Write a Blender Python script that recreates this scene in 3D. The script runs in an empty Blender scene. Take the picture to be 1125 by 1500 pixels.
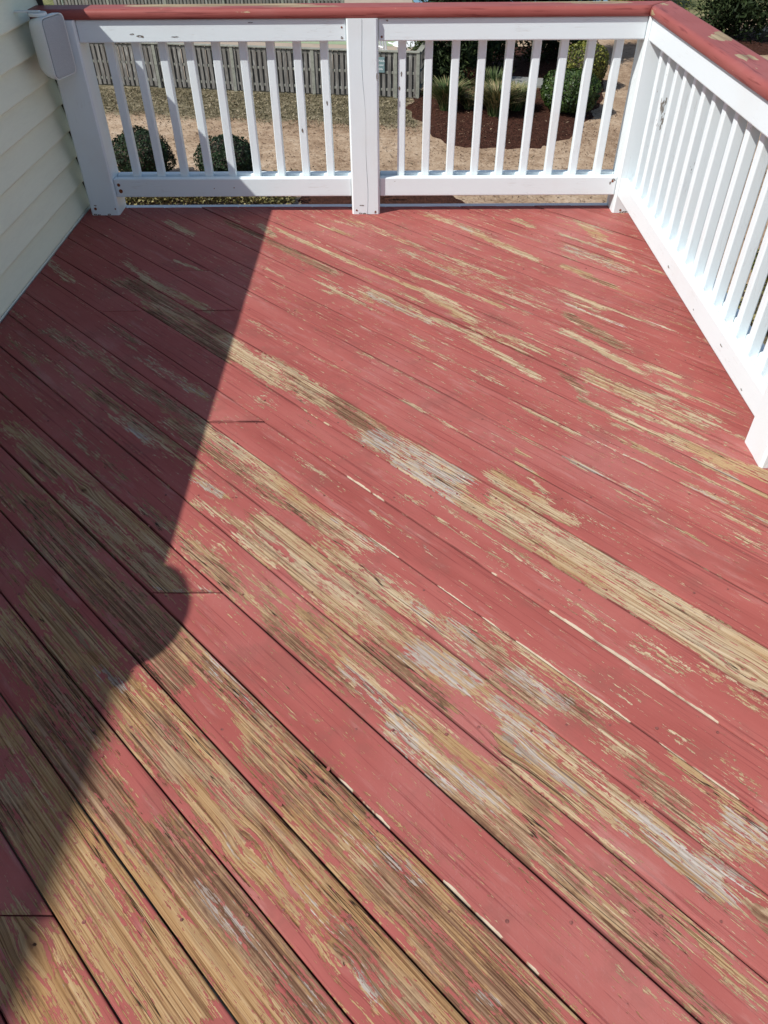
import bpy, bmesh, math, random
import numpy as np
from mathutils import Vector, Matrix

random.seed(7)
RNG = np.random.default_rng(11)
SC = bpy.context.scene
COL = SC.collection

# ------------------------------------------------------------------ camera
cam_data = bpy.data.cameras.new('camera')
cam = bpy.data.objects.new('camera', cam_data)
COL.objects.link(cam)
SC.camera = cam
cam_data.sensor_fit = 'AUTO'
cam_data.sensor_width = 36.0
cam_data.lens = 1100.98 / 1500.0 * 36.0
cam_data.clip_start = 0.05
cam_data.clip_end = 1000.0
_yaw, _pitch, _roll = -0.010347, 0.739383, -0.008747
_fw = Vector((math.sin(_yaw) * math.cos(_pitch), math.cos(_yaw) * math.cos(_pitch), -math.sin(_pitch)))
_rt = Vector((math.cos(_yaw), -math.sin(_yaw), 0))
_up = _rt.cross(_fw)
_r2 = math.cos(_roll) * _rt + math.sin(_roll) * _up
_u2 = -math.sin(_roll) * _rt + math.cos(_roll) * _up
cam.matrix_world = Matrix(((_r2.x, _u2.x, -_fw.x, 0.18806), (_r2.y, _u2.y, -_fw.y, -3.86038),
                           (_r2.z, _u2.z, -_fw.z, 1.46151), (0, 0, 0, 1)))

# ------------------------------------------------------------------ sky and sun
SUN_DIR = Vector((0.82, 0.463, -1.0)).normalized()        # the way the light travels
SUN_EL = math.asin(-SUN_DIR.z)
SUN_AZ = math.atan2(-SUN_DIR.x, -SUN_DIR.y)               # clockwise from +Y
world = bpy.data.worlds.new('World')
SC.world = world
world.use_nodes = True
wn = world.node_tree.nodes
sky = wn.new('ShaderNodeTexSky')
sky.sky_type = 'NISHITA'
sky.sun_disc = False
sky.sun_elevation = SUN_EL
sky.sun_rotation = SUN_AZ % (2 * math.pi)
sky.air_density = 1.0
sky.dust_density = 1.0
wn['Background'].inputs['Strength'].default_value = 0.105
world.node_tree.links.new(sky.outputs['Color'], wn['Background'].inputs['Color'])
sun_data = bpy.data.lights.new('sun', 'SUN')
sun_data.energy = 4.6
sun_data.angle = math.radians(0.55)
sun_data.color = (1.0, 0.975, 0.93)
sun = bpy.data.objects.new('sun', sun_data)
sun.location = (-8, -6, 12)
sun.rotation_mode = 'QUATERNION'
sun.rotation_quaternion = SUN_DIR.to_track_quat('-Z', 'Y')
COL.objects.link(sun)
vs = SC.view_settings
SC.display_settings.display_device = 'sRGB'
vs.view_transform = 'Standard'
vs.look = 'None'
vs.exposure = 0.15
vs.gamma = 1.0
vs.use_curve_mapping = False
try:
    SC.cycles.use_denoising = True
except Exception:
    pass

GZ = -4.14                                                # ground level below the raised deck

# ------------------------------------------------------------------ helpers
def thing(name, label, cat, loc=(0, 0, 0), rotz=0.0, group=None):
    o = bpy.data.objects.new(name, None)
    o.empty_display_size = 0.1
    o.location = loc
    o.rotation_euler = (0, 0, rotz)
    COL.objects.link(o)
    tag(o, label, cat, group)
    return o

def tag(o, label=None, cat=None, group=None, kind=None):
    if label: o['label'] = label
    if cat: o['category'] = cat
    if group: o['group'] = group
    if kind: o['kind'] = kind
    return o

def link(name, me, m=None, parent=None, loc=(0, 0, 0), kind=None):
    o = bpy.data.objects.new(name, me)
    o.location = loc
    if m is not None and len(me.materials) == 0:
        me.materials.append(m)
    COL.objects.link(o)
    if parent is not None:
        o.parent = parent
    if kind: o['kind'] = kind
    return o

def bm_obj(name, bm, m, parent=None, loc=(0, 0, 0), smooth=False, kind=None):
    bmesh.ops.recalc_face_normals(bm, faces=bm.faces[:])
    me = bpy.data.meshes.new(name)
    bm.to_mesh(me)
    bm.free()
    if smooth:
        me.shade_smooth()
    return link(name, me, m, parent, loc, kind)

def bx(bm, lo, hi, bev=0.0, seg=2, mat=None):
    """axis aligned box from corner lo to corner hi, optional bevel, optional matrix"""
    r = bmesh.ops.create_cube(bm, size=1.0)
    vs_ = r['verts']
    lo, hi = Vector(lo), Vector(hi)
    for v in vs_:
        v.co = Vector(((v.co.x + .5) * (hi.x - lo.x) + lo.x, (v.co.y + .5) * (hi.y - lo.y) + lo.y,
                       (v.co.z + .5) * (hi.z - lo.z) + lo.z))
    if bev > 0:
        es = list({e for v in vs_ for e in v.link_edges})
        r2 = bmesh.ops.bevel(bm, geom=es, offset=bev, segments=seg, profile=0.5, affect='EDGES')
        vs_ = list({v for f in r2['faces'] for v in f.verts} | {v for v in vs_ if v.is_valid})
    if mat is not None:
        for v in vs_: v.co = mat @ v.co
    return vs_

def tube(bm, pts, rads, n=8, cap=True):
    rings = []
    pts = [Vector(p) for p in pts]
    for i, p in enumerate(pts):
        a = pts[max(0, i - 1)]; b = pts[min(len(pts) - 1, i + 1)]
        q = (b - a).normalized().to_track_quat('Z', 'Y')
        r = rads[i] if isinstance(rads, (list, tuple)) else rads
        rings.append([bm.verts.new(p + q @ Vector((math.cos(2 * math.pi * k / n) * r, math.sin(2 * math.pi * k / n) * r, 0))) for k in range(n)])
    for i in range(len(rings) - 1):
        for k in range(n):
            bm.faces.new((rings[i][k], rings[i][(k + 1) % n], rings[i + 1][(k + 1) % n], rings[i + 1][k]))
    if cap:
        bm.faces.new(rings[0][::-1]); bm.faces.new(rings[-1])

def disc(bm, c, r, nrm, n=8, h=0.001):
    q = Vector(nrm).to_track_quat('Z', 'Y')
    c = Vector(c); nn = Vector(nrm).normalized()
    lo = [bm.verts.new(c + q @ Vector((math.cos(2 * math.pi * k / n) * r, math.sin(2 * math.pi * k / n) * r, 0))) for k in range(n)]
    hi = [bm.verts.new(v.co + nn * h) for v in lo]
    bm.faces.new(hi)
    for k in range(n):
        bm.faces.new((lo[k], lo[(k + 1) % n], hi[(k + 1) % n], hi[k]))

def mesh_np(name, V, F, smooth=False):
    """V (n,3) array, F (m,4) or (m,3) int array"""
    me = bpy.data.meshes.new(name)
    V = np.asarray(V, np.float32); F = np.asarray(F, np.int32)
    me.vertices.add(len(V)); me.vertices.foreach_set('co', V.ravel())
    k = F.shape[1]
    me.loops.add(F.size); me.loops.foreach_set('vertex_index', F.ravel())
    me.polygons.add(len(F))
    me.polygons.foreach_set('loop_start', np.arange(0, F.size, k, dtype=np.int32))
    me.polygons.foreach_set('loop_total', np.full(len(F), k, np.int32))
    if smooth:
        me.polygons.foreach_set('use_smooth', np.ones(len(F), bool))
    me.update(calc_edges=True)
    me.validate()
    return me

def fattr(me, name, vals):
    a = me.attributes.new(name, 'FLOAT', 'POINT'); a.data.foreach_set('value', np.asarray(vals, np.float32).ravel())

def vattr(me, name, vals):
    a = me.attributes.new(name, 'FLOAT_VECTOR', 'POINT'); a.data.foreach_set('vector', np.asarray(vals, np.float32).ravel())

# ------------------------------------------------------------------ material toolkit
class NT:
    def __init__(s, name):
        s.m = bpy.data.materials.new(name); s.m.use_nodes = True
        s.t = s.m.node_tree; s.n = s.t.nodes
        s.b = s.n['Principled BSDF']
    def new(s, k, **kw):
        x = s.n.new('ShaderNode' + k)
        for a, v in kw.items(): setattr(x, a, v)
        return x
    def put(s, sock, v):
        if isinstance(v, bpy.types.NodeSocket): s.t.links.new(v, sock)
        elif v is not None:
            if sock.type == 'RGBA' and len(v) == 3: v = (*v, 1)
            sock.default_value = v
    def math(s, op, a, b=None, c=None, clamp=False):
        x = s.new('Math', operation=op, use_clamp=clamp)
        s.put(x.inputs[0], a)
        if b is not None: s.put(x.inputs[1], b)
        if c is not None: s.put(x.inputs[2], c)
        return x.outputs[0]
    def mapv(s, vec, sc, loc=(0, 0, 0)):
        x = s.new('Mapping'); s.put(x.inputs['Vector'], vec)
        x.inputs['Scale'].default_value = sc; x.inputs['Location'].default_value = loc
        return x.outputs[0]
    def noise(s, vec, sc=1.0, det=3, rough=.55, dist=0.0, lac=2.0):
        x = s.new('TexNoise')
        s.put(x.inputs['Vector'], vec)
        x.inputs['Scale'].default_value = sc; x.inputs['Detail'].default_value = det
        x.inputs['Roughness'].default_value = rough; x.inputs['Distortion'].default_value = dist
        x.inputs['Lacunarity'].default_value = lac
        return x.outputs[0]
    def voro(s, vec, sc=1.0, feat='F1', out=0):
        x = s.new('TexVoronoi', feature=feat); s.put(x.inputs['Vector'], vec); x.inputs['Scale'].default_value = sc
        return x.outputs[out]
    def step(s, v, a, b, lo=0.0, hi=1.0, smooth=True):
        x = s.new('MapRange', interpolation_type='SMOOTHSTEP' if smooth else 'LINEAR')
        s.put(x.inputs['Value'], v); x.inputs['From Min'].default_value = a; x.inputs['From Max'].default_value = b
        x.inputs['To Min'].default_value = lo; x.inputs['To Max'].default_value = hi
        return x.outputs[0]
    def ramp(s, v, stops, interp='LINEAR'):
        x = s.new('ValToRGB'); s.put(x.inputs[0], v); cr = x.color_ramp; cr.interpolation = interp
        while len(cr.elements) < len(stops): cr.elements.new(0.5)
        for e, (p, c) in zip(cr.elements, stops): e.position = p; e.color = (*c, 1)
        return x.outputs[0]
    def mix(s, f, a, b, blend='MIX'):
        x = s.new('Mix', data_type='RGBA', blend_type=blend)
        s.put(x.inputs[0], f); s.put(x.inputs[6], a); s.put(x.inputs[7], b)
        return x.outputs[2]
    def attr(s, name, kind='GEOMETRY', out='Fac'):
        x = s.new('Attribute', attribute_type=kind, attribute_name=name); return x.outputs[out]
    def sep(s, v):
        x = s.new('SeparateXYZ'); s.put(x.inputs[0], v); return x.outputs
    def comb(s, a, b, c):
        x = s.new('CombineXYZ')
        for i, v in enumerate((a, b, c)): s.put(x.inputs[i], v)
        return x.outputs[0]
    def bump(s, h, strength=.5, dist=.001, prev=None):
        x = s.new('Bump'); s.put(x.inputs['Height'], h); x.inputs['Strength'].default_value = strength
        x.inputs['Distance'].default_value = dist
        if prev is not None: s.put(x.inputs['Normal'], prev)
        return x.outputs[0]
    def objco(s):
        return s.new('TexCoord').outputs['Object']
    def pos(s):
        return s.new('NewGeometry').outputs['Position']
    def rnd(s):
        return s.new('ObjectInfo').outputs['Random']
    def out(s, col, rough=.6, nrm=None, spec=None):
        s.put(s.b.inputs['Base Color'], col); s.put(s.b.inputs['Roughness'], rough)
        if nrm is not None: s.put(s.b.inputs['Normal'], nrm)
        if spec is not None: s.b.inputs['Specular IOR Level'].default_value = spec
        return s.m

M = {}
# painted, peeling deck board: bco = (along, across warped round knots, seed)
n = NT('peeling_red_paint_on_pine')
P = n.attr('bco', out='Vector')
wear, dark, pale, edge, scuff, fresh = [n.attr(a) for a in ('wear', 'dark', 'pale', 'edge', 'scuff', 'fresh')]
streak = n.noise(n.mapv(P, (8, 128, 1)), 1, 5, .72)
flake = n.noise(n.mapv(P, (55, 165, 3)), 1, 4, .68)
fine = n.noise(n.mapv(P, (27, 420, 1)), 1, 3, .6)
big = n.noise(n.mapv(P, (2.6, 14, 1)), 1, 3, .55)
streak2 = n.noise(n.mapv(P, (7.5, 125, 1), (13, 7, 2)), 1, 4, .66)
streak3 = n.noise(n.mapv(P, (8.5, 150, 1), (3, 17, 5)), 1, 4, .66)
def dev(v, k): return n.math('MULTIPLY', n.math('SUBTRACT', v, .5), k)
def add(*v):
    r = v[0]
    for x in v[1:]: r = n.math('ADD', r, x)
    return r
strip = n.noise(n.mapv(P, (3.0, 200, 1), (9, 2, 6)), 1, 3, .6)
chunk = n.noise(n.mapv(P, (16, 52, 2), (4, 8, 1)), 1, 5, .7)
f = add(n.math('MULTIPLY', wear, .61), dev(streak, 1.45), dev(flake, 1.15), dev(fine, 1.2), dev(strip, 1.1), dev(chunk, 1.1))
mask1 = n.step(f, .40, .44)
speck = n.noise(n.mapv(P, (60, 170, 1)), 1, 4, .75)
mask2 = n.step(add(n.math('MULTIPLY', scuff, .34), dev(speck, 1.0), dev(streak2, .9)), .27, .32)
ragged = n.noise(n.mapv(P, (9, 30, 1)), 1, 4, .7)
mask3 = n.step(add(n.math('MULTIPLY', edge, .62), dev(ragged, .95)), .47, .52)
worn = n.math('MAXIMUM', n.math('MAXIMUM', mask1, mask2), mask3, clamp=True)
# bare wood: early and late wood bands at three widths
sx = n.sep(P)
g1 = n.noise(n.mapv(P, (1.3, 175, 1)), 1, 3, .6, .3)
g2 = n.noise(n.mapv(P, (1.6, 70, 1), (2, 9, 4)), 1, 3, .55, .3)
g3 = n.noise(n.mapv(P, (3.0, 340, 1), (5, 1, 8)), 1, 2, .5)
grain = add(n.math('MULTIPLY', g1, .42), n.math('MULTIPLY', g2, .2), n.math('MULTIPLY', g3, .38))
grain = n.math('ADD', dev(grain, 2.3), .53)
tan = n.ramp(grain, [(.22, (.15, .082, .045)), (.38, (.30, .195, .11)), (.5, (.42, .30, .178)), (.66, (.50, .385, .25)), (.8, (.55, .44, .31))])
brown = n.ramp(grain, [(.22, (.042, .018, .010)), (.40, (.12, .058, .033)), (.56, (.215, .117, .069)), (.76, (.34, .215, .137))])
grey = n.ramp(grain, [(.22, (.15, .105, .08)), (.40, (.29, .23, .19)), (.56, (.385, .335, .295)), (.76, (.47, .43, .40))])
dk = n.step(add(n.math('MULTIPLY', dark, .8), dev(big, 1.1), dev(streak2, 2.2), dev(flake, 1.0)), .26, .80)
pl = n.step(add(n.math('MULTIPLY', pale, .72), dev(streak3, 2.2), dev(flake, 1.0), dev(fine, .9)), .55, .72, 0, .85)
old = n.ramp(grain, [(.22, (.09, .04, .019)), (.38, (.215, .112, .049)), (.5, (.335, .195, .09)), (.66, (.425, .275, .14)), (.82, (.475, .335, .19))])
tan = n.mix(fresh, old, tan)
hue = n.noise(n.mapv(P, (3, 11, 1), (7, 3, 0)), 1, 3, .55)
tan = n.mix(n.step(hue, .5, .66), tan, n.mix(.5, tan, (.34, .19, .075)))
tan = n.mix(n.step(hue, .46, .34), tan, n.mix(.3, tan, (.35, .28, .21)))
wood = n.mix(pl, n.mix(dk, tan, brown), grey)
edgec = n.ramp(ragged, [(.3, (.26, .19, .13)), (.55, (.50, .41, .31))])
wood = n.mix(mask3, wood, edgec)
wood = n.mix(n.step(n.noise(n.mapv(P, (5, 40, 1), (2, 2, 9)), 1, 4, .7), .5, .66, 0, .42), wood, n.mix(.55, wood, (.10, .062, .042)))
check = n.noise(n.mapv(P, (1.0, 32, 1), (3, 11, 0)), 1, 3, .55)
crack = n.step(n.math('ABSOLUTE', n.math('SUBTRACT', check, .5)), .0, .009, 1, 0)
crack = n.math('MULTIPLY', crack, n.step(n.noise(n.mapv(P, (2.1, 11, 1), (1, 5, 0)), 1, 1), .5, .58))
crackw = n.math('MULTIPLY', crack, n.math('ADD', n.math('MULTIPLY', worn, .8), .16))
# paint
pv = n.noise(n.mapv(P, (1.6, 7, 1), (5, 0, 0)), 1, 4, .6)
pw = n.noise(n.pos(), 1.3, 4, .6)
redp = n.ramp(pv, [(.28, (.285, .072, .060)), (.5, (.34, .093, .079)), (.74, (.38, .123, .104))])
redp = n.mix(n.step(pw, .48, .72, 0, .4), redp, (.41, .165, .15))
hair = n.noise(n.mapv(P, (2.2, 150, 1), (0, 4, 0)), 1, 3, .6)
redp = n.mix(n.step(hair, .44, .33, 0, .6), redp, (.17, .036, .034))
dirt = n.noise(n.mapv(n.pos(), (1, 1, 1), (4, 2, 0)), 5.5, 5, .68)
redp = n.mix(n.step(dirt, .52, .66, 0, .38), redp, (.22, .082, .066))
chalk = n.noise(n.mapv(P, (4, 26, 1), (8, 8, 8)), 1, 5, .7)
redp = n.mix(n.step(chalk, .55, .70, 0, .42), redp, (.43, .21, .185))
scr = n.noise(n.mapv(n.pos(), (10, 2.5, 1)), 6, 3, .6, 1.2)
redp = n.mix(n.math('MULTIPLY', n.step(n.math('ABSOLUTE', n.math('SUBTRACT', scr, .5)), 0, .006, 1, 0), n.step(pw, .52, .6, 0, .3)), redp, (.42, .25, .24))
col = n.mix(worn, redp, wood)
col = n.mix(crackw, col, (.018, .01, .007))
seam_dark = n.math('MULTIPLY', n.step(n.math('ADD', n.attr('seam'), dev(ragged, .5)), .45, .75), n.step(big, .40, .58, .08, .62))  # darker band on the board edges along the seams, broken up by noise
col = n.mix(n.math('MULTIPLY', seam_dark, n.math('SUBTRACT', 1, mask3)), col, (.05, .014, .012))
tcol = n.attr('hole')
col = n.mix(n.step(n.math('ADD', tcol, n.math('MULTIPLY', n.math('SUBTRACT', flake, .5), .9)), .5, .62), col, (.03, .014, .008))
hgt = n.math('ADD', n.math('MULTIPLY', n.math('SUBTRACT', 1, worn), .75), n.math('MULTIPLY', n.math('MULTIPLY', grain, n.math('ADD', n.math('MULTIPLY', worn, .8), .2)), .8))
hgt = n.math('SUBTRACT', hgt, n.math('MULTIPLY', crackw, 1.0))
rough = n.math('ADD', n.math('MULTIPLY', worn, .2), .66)
M['board'] = n.out(col, rough, n.bump(hgt, .8, .0018), .14)

# white rail paint on softwood, grain runs along local x ("axis" attribute swaps nothing: noise stretched by generated size)
def white_paint(name, sc, base=(.735, .805, .825), flake_amt=0.0):
    n = NT(name)
    P = n.objco(); P = n.new('VectorMath', operation='ADD'); n.put(P.inputs[0], n.objco())
    rv = n.math('MULTIPLY', n.rnd(), 37.0); n.put(P.inputs[1], n.comb(rv, rv, rv)); P = P.outputs[0]
    g = n.noise(n.mapv(P, sc), 1, 4, .6, .3)
    d = n.noise(P, 3.0, 4, .6)
    c = n.mix(n.step(d, .5, .75, 0, .28), base, (.66, .655, .63))
    rel = n.noise(n.mapv(P, tuple(min(60, x * 1.0) for x in sc), (3, 1, 2)), 1, 2, .5)
    dent = n.step(n.math('ABSOLUTE', n.math('SUBTRACT', rel, .5)), 0, .014, 1, 0)
    dent = n.math('MULTIPLY', dent, n.step(n.noise(P, 7, 1), .55, .62))
    c = n.mix(n.math('MULTIPLY', dent, .3), c, (.5, .48, .45))
    chips = n.noise(n.mapv(P, tuple(x * .9 + 14 for x in sc), (1, 7, 3)), 1, 4, .65)
    lowf = n.noise(P, 4.2, 2, .5)
    fl = n.attr('flaking', kind='OBJECT')
    cm = n.step(n.math('ADD', n.math('ADD', n.math('MULTIPLY', chips, .8), n.math('MULTIPLY', lowf, .45)), n.math('MULTIPLY', fl, .075)), .86, .885)
    wood = n.ramp(chips, [(.5, (.10, .085, .07)), (.75, (.3, .28, .25))])
    c = n.mix(cm, c, wood)
    h = n.math('SUBTRACT', n.math('ADD', n.math('MULTIPLY', g, .5), n.math('MULTIPLY', dent, -.5)), n.math('MULTIPLY', cm, .6))
    return n.out(c, .42, n.bump(h, .35, .0015), .4)
M['white_x'] = white_paint('white_paint_grain_lengthwise', (4, 40, 60))
M['white_y'] = white_paint('white_paint_grain_deepwise', (40, 4, 60))
M['white_z'] = white_paint('white_paint_grain_upright', (60, 60, 4))

# red cap rail paint with a few bare patches (attribute "bare")
n = NT('red_paint_on_cap_rail')
P = n.objco()
bare = n.attr('bare'); side = n.attr('axis', kind='OBJECT')
Pv = n.mix(side, n.mapv(P, (1, 1, 1)), n.mapv(P, (1, 1, 1)))
gx = n.noise(n.mapv(P, (4, 60, 90)), 1, 4, .6, .4); gy = n.noise(n.mapv(P, (60, 4, 90)), 1, 4, .6, .4)
gg = n.mix(side, gx, gy); gg = n.sep(gg)[0]
v = n.noise(n.pos(), 2.2, 4, .6)
c = n.ramp(v, [(.3, (.255, .064, .053)), (.55, (.30, .083, .072)), (.75, (.335, .118, .105))])
c = n.mix(n.step(gg, .43, .34, 0, .6), c, (.13, .024, .022))
bn = n.noise(n.pos(), 28, 4, .65)
bm_ = n.step(n.math('ADD', bare, n.math('ADD', n.math('MULTIPLY', n.math('SUBTRACT', bn, .5), 1.2), n.math('MULTIPLY', n.math('SUBTRACT', gg, .5), 2.2))), .5, .54)
wd = n.ramp(gg, [(.3, (.15, .1, .06)), (.5, (.32, .235, .13)), (.7, (.42, .33, .2))])
c = n.mix(bm_, c, wd)
h = n.math('ADD', n.math('MULTIPLY', gg, .9), n.math('MULTIPLY', bm_, -.4))
M['cap'] = n.out(c, .5, n.bump(h, .5, .002), .22)

M['flake'] = None
def simple(name, col, rough=.6, var=.15, scale=8.0, bump=.2, bd=.002, spec=.4, metal=0.0, stretch=(1, 1, 1)):
    n = NT(name)
    P = n.mapv(n.objco(), stretch)
    a = n.noise(P, scale, 4, .6); b = n.noise(P, scale * 6, 3, .6)
    dk = tuple(x * (1 - var * 1.6) for x in col); lt = tuple(min(1, x * (1 + var)) for x in col)
    c = n.ramp(n.math('ADD', n.math('MULTIPLY', a, .6), n.math('MULTIPLY', b, .4)), [(.32, dk), (.5, col), (.68, lt)])
    m = n.out(c, rough, n.bump(b, bump, bd), spec)
    n.b.inputs['Metallic'].default_value = metal
    return m
M['flake'] = simple('loose_red_paint_flake', (.33, .09, .078), .6, .2, 90, .2, .0004, .25)
M['siding'] = simple('cream_vinyl_siding', (.82, .835, .66), .45, .03, 3, .12, .0008, .4, 0, (12, 1, 6))
M['trim'] = simple('cream_trim', (.76, .79, .70), .45, .04, 4, .1, .001)
M['wallcore'] = simple('dark_sheathing_gap', (.06, .05, .04), .8, .2)
M['joist'] = simple('treated_joist_wood', (.10, .07, .045), .85, .3, 6, .4, .003)
M['speaker'] = simple('white_speaker_plastic', (.76, .79, .77), .38, .02, 10, .05, .0005)
n = NT('speaker_cloth_grille')
w = n.voro(n.mapv(n.objco(), (1, 1, 1)), 700)
M['grille'] = n.out(n.ramp(w, [(.1, (.30, .325, .34)), (.6, (.46, .49, .50))]), .8, n.bump(w, .3, .0006), .2)
M['rust'] = simple('rusty_nail_iron', (.20, .06, .022), .85, .5, 300, .3, .0005)
M['nail'] = simple('dull_painted_nail', (.20, .066, .055), .7, .5, 200, .3, .0005)
M['gouge'] = simple('bare_wood_gouge', (.17, .14, .115), .9, .5, 120, .5, .001)
M['stainless'] = simple('grey_zinc', (.35, .36, .36), .45, .1)

# weathered fence wood
n = NT('weathered_grey_fence_wood')
P = n.new('VectorMath', operation='ADD'); n.put(P.inputs[0], n.objco())
rv = n.rnd(); n.put(P.inputs[1], n.comb(n.math('MULTIPLY', rv, 31), n.math('MULTIPLY', rv, 17), n.math('MULTIPLY', rv, 53))); P = P.outputs[0]
g = n.noise(n.mapv(P, (70, 70, 3)), 1, 4, .6)
st = n.noise(n.mapv(P, (9, 9, 2.5)), 1, 4, .6)
c = n.ramp(g, [(.3, (.08, .076, .07)), (.5, (.18, .172, .157)), (.7, (.30, .29, .268))])
c = n.mix(n.step(rv, 0, 1, 0, .55), c, n.mix(.5, c, (.12, .105, .09)))
c = n.mix(n.step(st, .56, .68, 0, .6), c, (.40, .40, .37))
M['fence'] = n.out(c, .85, n.bump(g, .4, .003), .2)
M['fencetrim'] = simple('pale_lichen_fence_wood', (.25, .255, .215), .85, .25, 9, .3, .003, .2)

# leaves: colour varies per clump and per leaf through attribute "lv" (0..1)
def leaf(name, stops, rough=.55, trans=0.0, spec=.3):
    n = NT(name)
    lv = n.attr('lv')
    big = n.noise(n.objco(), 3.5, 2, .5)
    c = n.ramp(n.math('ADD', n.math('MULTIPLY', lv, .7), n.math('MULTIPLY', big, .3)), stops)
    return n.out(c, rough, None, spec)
M['conifer'] = leaf('dark_evergreen_needles', [(.2, (.010, .017, .007)), (.55, (.02, .034, .012)), (.85, (.045, .062, .02))], .65, 0, .15)
M['boxwood'] = leaf('sheared_boxwood_leaves', [(.15, (.012, .026, .006)), (.5, (.032, .062, .013)), (.85, (.085, .125, .03))], .45)
M['goldbush'] = leaf('yellow_green_leaves', [(.15, (.028, .042, .008)), (.5, (.11, .125, .018)), (.85, (.27, .24, .05))], .5)
M['holly'] = leaf('dark_holly_leaves', [(.15, (.006, .013, .006)), (.55, (.015, .031, .011)), (.9, (.042, .07, .028))], .55, 0, .2)
M['variegated'] = leaf('variegated_ground_cover_leaves', [(.15, (.06, .055, .02)), (.45, (.16, .145, .05)), (.75, (.34, .29, .13)), (.95, (.46, .41, .24))], .6)
M['grassblade'] = leaf('green_and_straw_grass_blades', [(.1, (.018, .038, .010)), (.4, (.05, .09, .024)), (.62, (.12, .14, .05)), (.8, (.30, .24, .12)), (.95, (.43, .36, .21))], .6)
M['rustbush'] = leaf('rust_brown_dead_leaves', [(.1, (.09, .035, .015)), (.6, (.20, .085, .035)), (.95, (.3, .15, .07))], .8)
M['bark'] = simple('dark_bark', (.07, .05, .035), .9, .4, 14, .6, .01)
M['palebark'] = simple('pale_grey_green_bark', (.26, .30, .26), .85, .25, 9, .4, .006)
M['resin'] = simple('white_resin', (.80, .80, .79), .35, .03, 5, .05, .001)
M['slab'] = simple('grey_concrete', (.22, .225, .21), .85, .12, 12, .3, .003)
M['sign'] = simple('teal_grey_sign_paint', (.155, .235, .245), .45, .06, 6, .05, .001)
M['lettering'] = simple('white_sign_lettering', (.78, .8, .8), .5, .02)
M['clay'] = simple('terracotta', (.3, .12, .06), .8, .1)
M['roof'] = simple('grey_shingles', (.10, .095, .09), .9, .3, 20, .5, .01)

# ground materials -----------------------------------------------------------
n = NT('sandy_ground_with_dry_lawn')
P = n.pos(); xyz = n.sep(P)
wdist = n.math('ADD', n.math('MULTIPLY', xyz[0], .184), n.math('MULTIPLY', xyz[1], .983))
a = n.noise(P, .55, 4, .6); b = n.noise(P, 4.5, 5, .65); c3 = n.noise(P, 26, 4, .7); pb = n.voro(P, 38)
sand = n.ramp(n.math('ADD', n.math('MULTIPLY', a, .4), n.math('ADD', n.math('MULTIPLY', b, .3), n.math('MULTIPLY', c3, .3))),
              [(.38, (.17, .11, .065)), (.46, (.29, .20, .13)), (.54, (.40, .295, .20)), (.62, (.49, .39, .29))])
sand = n.mix(n.step(n.noise(P, 13, 4, .7), (.42), .34, 0, .55), sand, (.11, .07, .043))
sand = n.mix(n.step(n.noise(P, 16, 3, .7), .6, .68, 0, .6), sand, (.55, .45, .35))
lawn = n.ramp(n.math('ADD', n.math('MULTIPLY', b, .5), n.math('MULTIPLY', c3, .5)),
              [(.36, (.06, .05, .028)), (.47, (.13, .11, .066)), (.56, (.21, .18, .115)), (.68, (.38, .33, .24))])
edge_ = n.math('ADD', wdist, n.math('MULTIPLY', n.math('SUBTRACT', b, .5), 1.6))
edge_ = n.math('ADD', edge_, n.math('MULTIPLY', n.math('SUBTRACT', a, .5), 1.2))
lm = n.math('MULTIPLY', n.step(edge_, 16.2, 16.7), n.step(n.math('ADD', xyz[0], n.math('MULTIPLY', n.math('SUBTRACT', b, .5), 2.0)), 1.5, .6))
far = n.step(n.math('ADD', xyz[1], n.math('MULTIPLY', n.math('SUBTRACT', a, .5), 8)), 30, 33)
green = n.ramp(b, [(.35, (.07, .085, .03)), (.55, (.16, .165, .07)), (.7, (.25, .23, .12))])
near = n.math('MULTIPLY', n.step(n.math('ADD', xyz[1], n.math('MULTIPLY', n.math('SUBTRACT', b, .5), 2.5)), 7.2, 6.2), n.step(xyz[0], 3, 4))
lm = n.math('MAXIMUM', lm, near)
col = n.mix(lm, sand, lawn); col = n.mix(far, col, green)
M['ground'] = n.out(col, .95, n.bump(n.math('ADD', n.math('MULTIPLY', c3, .6), n.math('MULTIPLY', b, .6)), .8, .03), .1)

n = NT('dark_red_bark_mulch')
P = n.pos(); b = n.noise(P, 9, 5, .7); v = n.voro(n.mapv(P, (1, 1, 1)), 26); c3 = n.noise(P, 45, 3, .7)
c = n.ramp(n.math('ADD', n.math('MULTIPLY', b, .5), n.math('MULTIPLY', c3, .5)), [(.34, (.02, .009, .006)), (.5, (.055, .022, .014)), (.66, (.11, .046, .03))])
M['mulch'] = n.out(c, .95, n.bump(n.math('ADD', v, c3), .9, .03), .1)
M['pooldeck'] = simple('tan_pool_concrete', (.36, .29, .22), .9, .1, 2, .1, .003)
M['poolgreen'] = simple('pale_green_painted_surface', (.27, .34, .20), .85, .06, .8, .1, .004)
n = NT('blue_pool_water')
M['water'] = n.out(n.ramp(n.noise(n.pos(), 1.2, 3), [(.3, (.05, .17, .26)), (.7, (.09, .25, .34))]), .08, n.bump(n.noise(n.pos(), 5, 3), .2, .02), .5)
M['chip'] = leaf('bark_chips_and_straw', [(.2, (.03, .015, .01)), (.55, (.12, .07, .045)), (.85, (.36, .27, .18))], .9, 0, .1)
M['straw'] = leaf('dry_grass_blades', [(.15, (.045, .042, .02)), (.5, (.15, .13, .075)), (.85, (.38, .32, .22))], .9, 0, .1)

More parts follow.
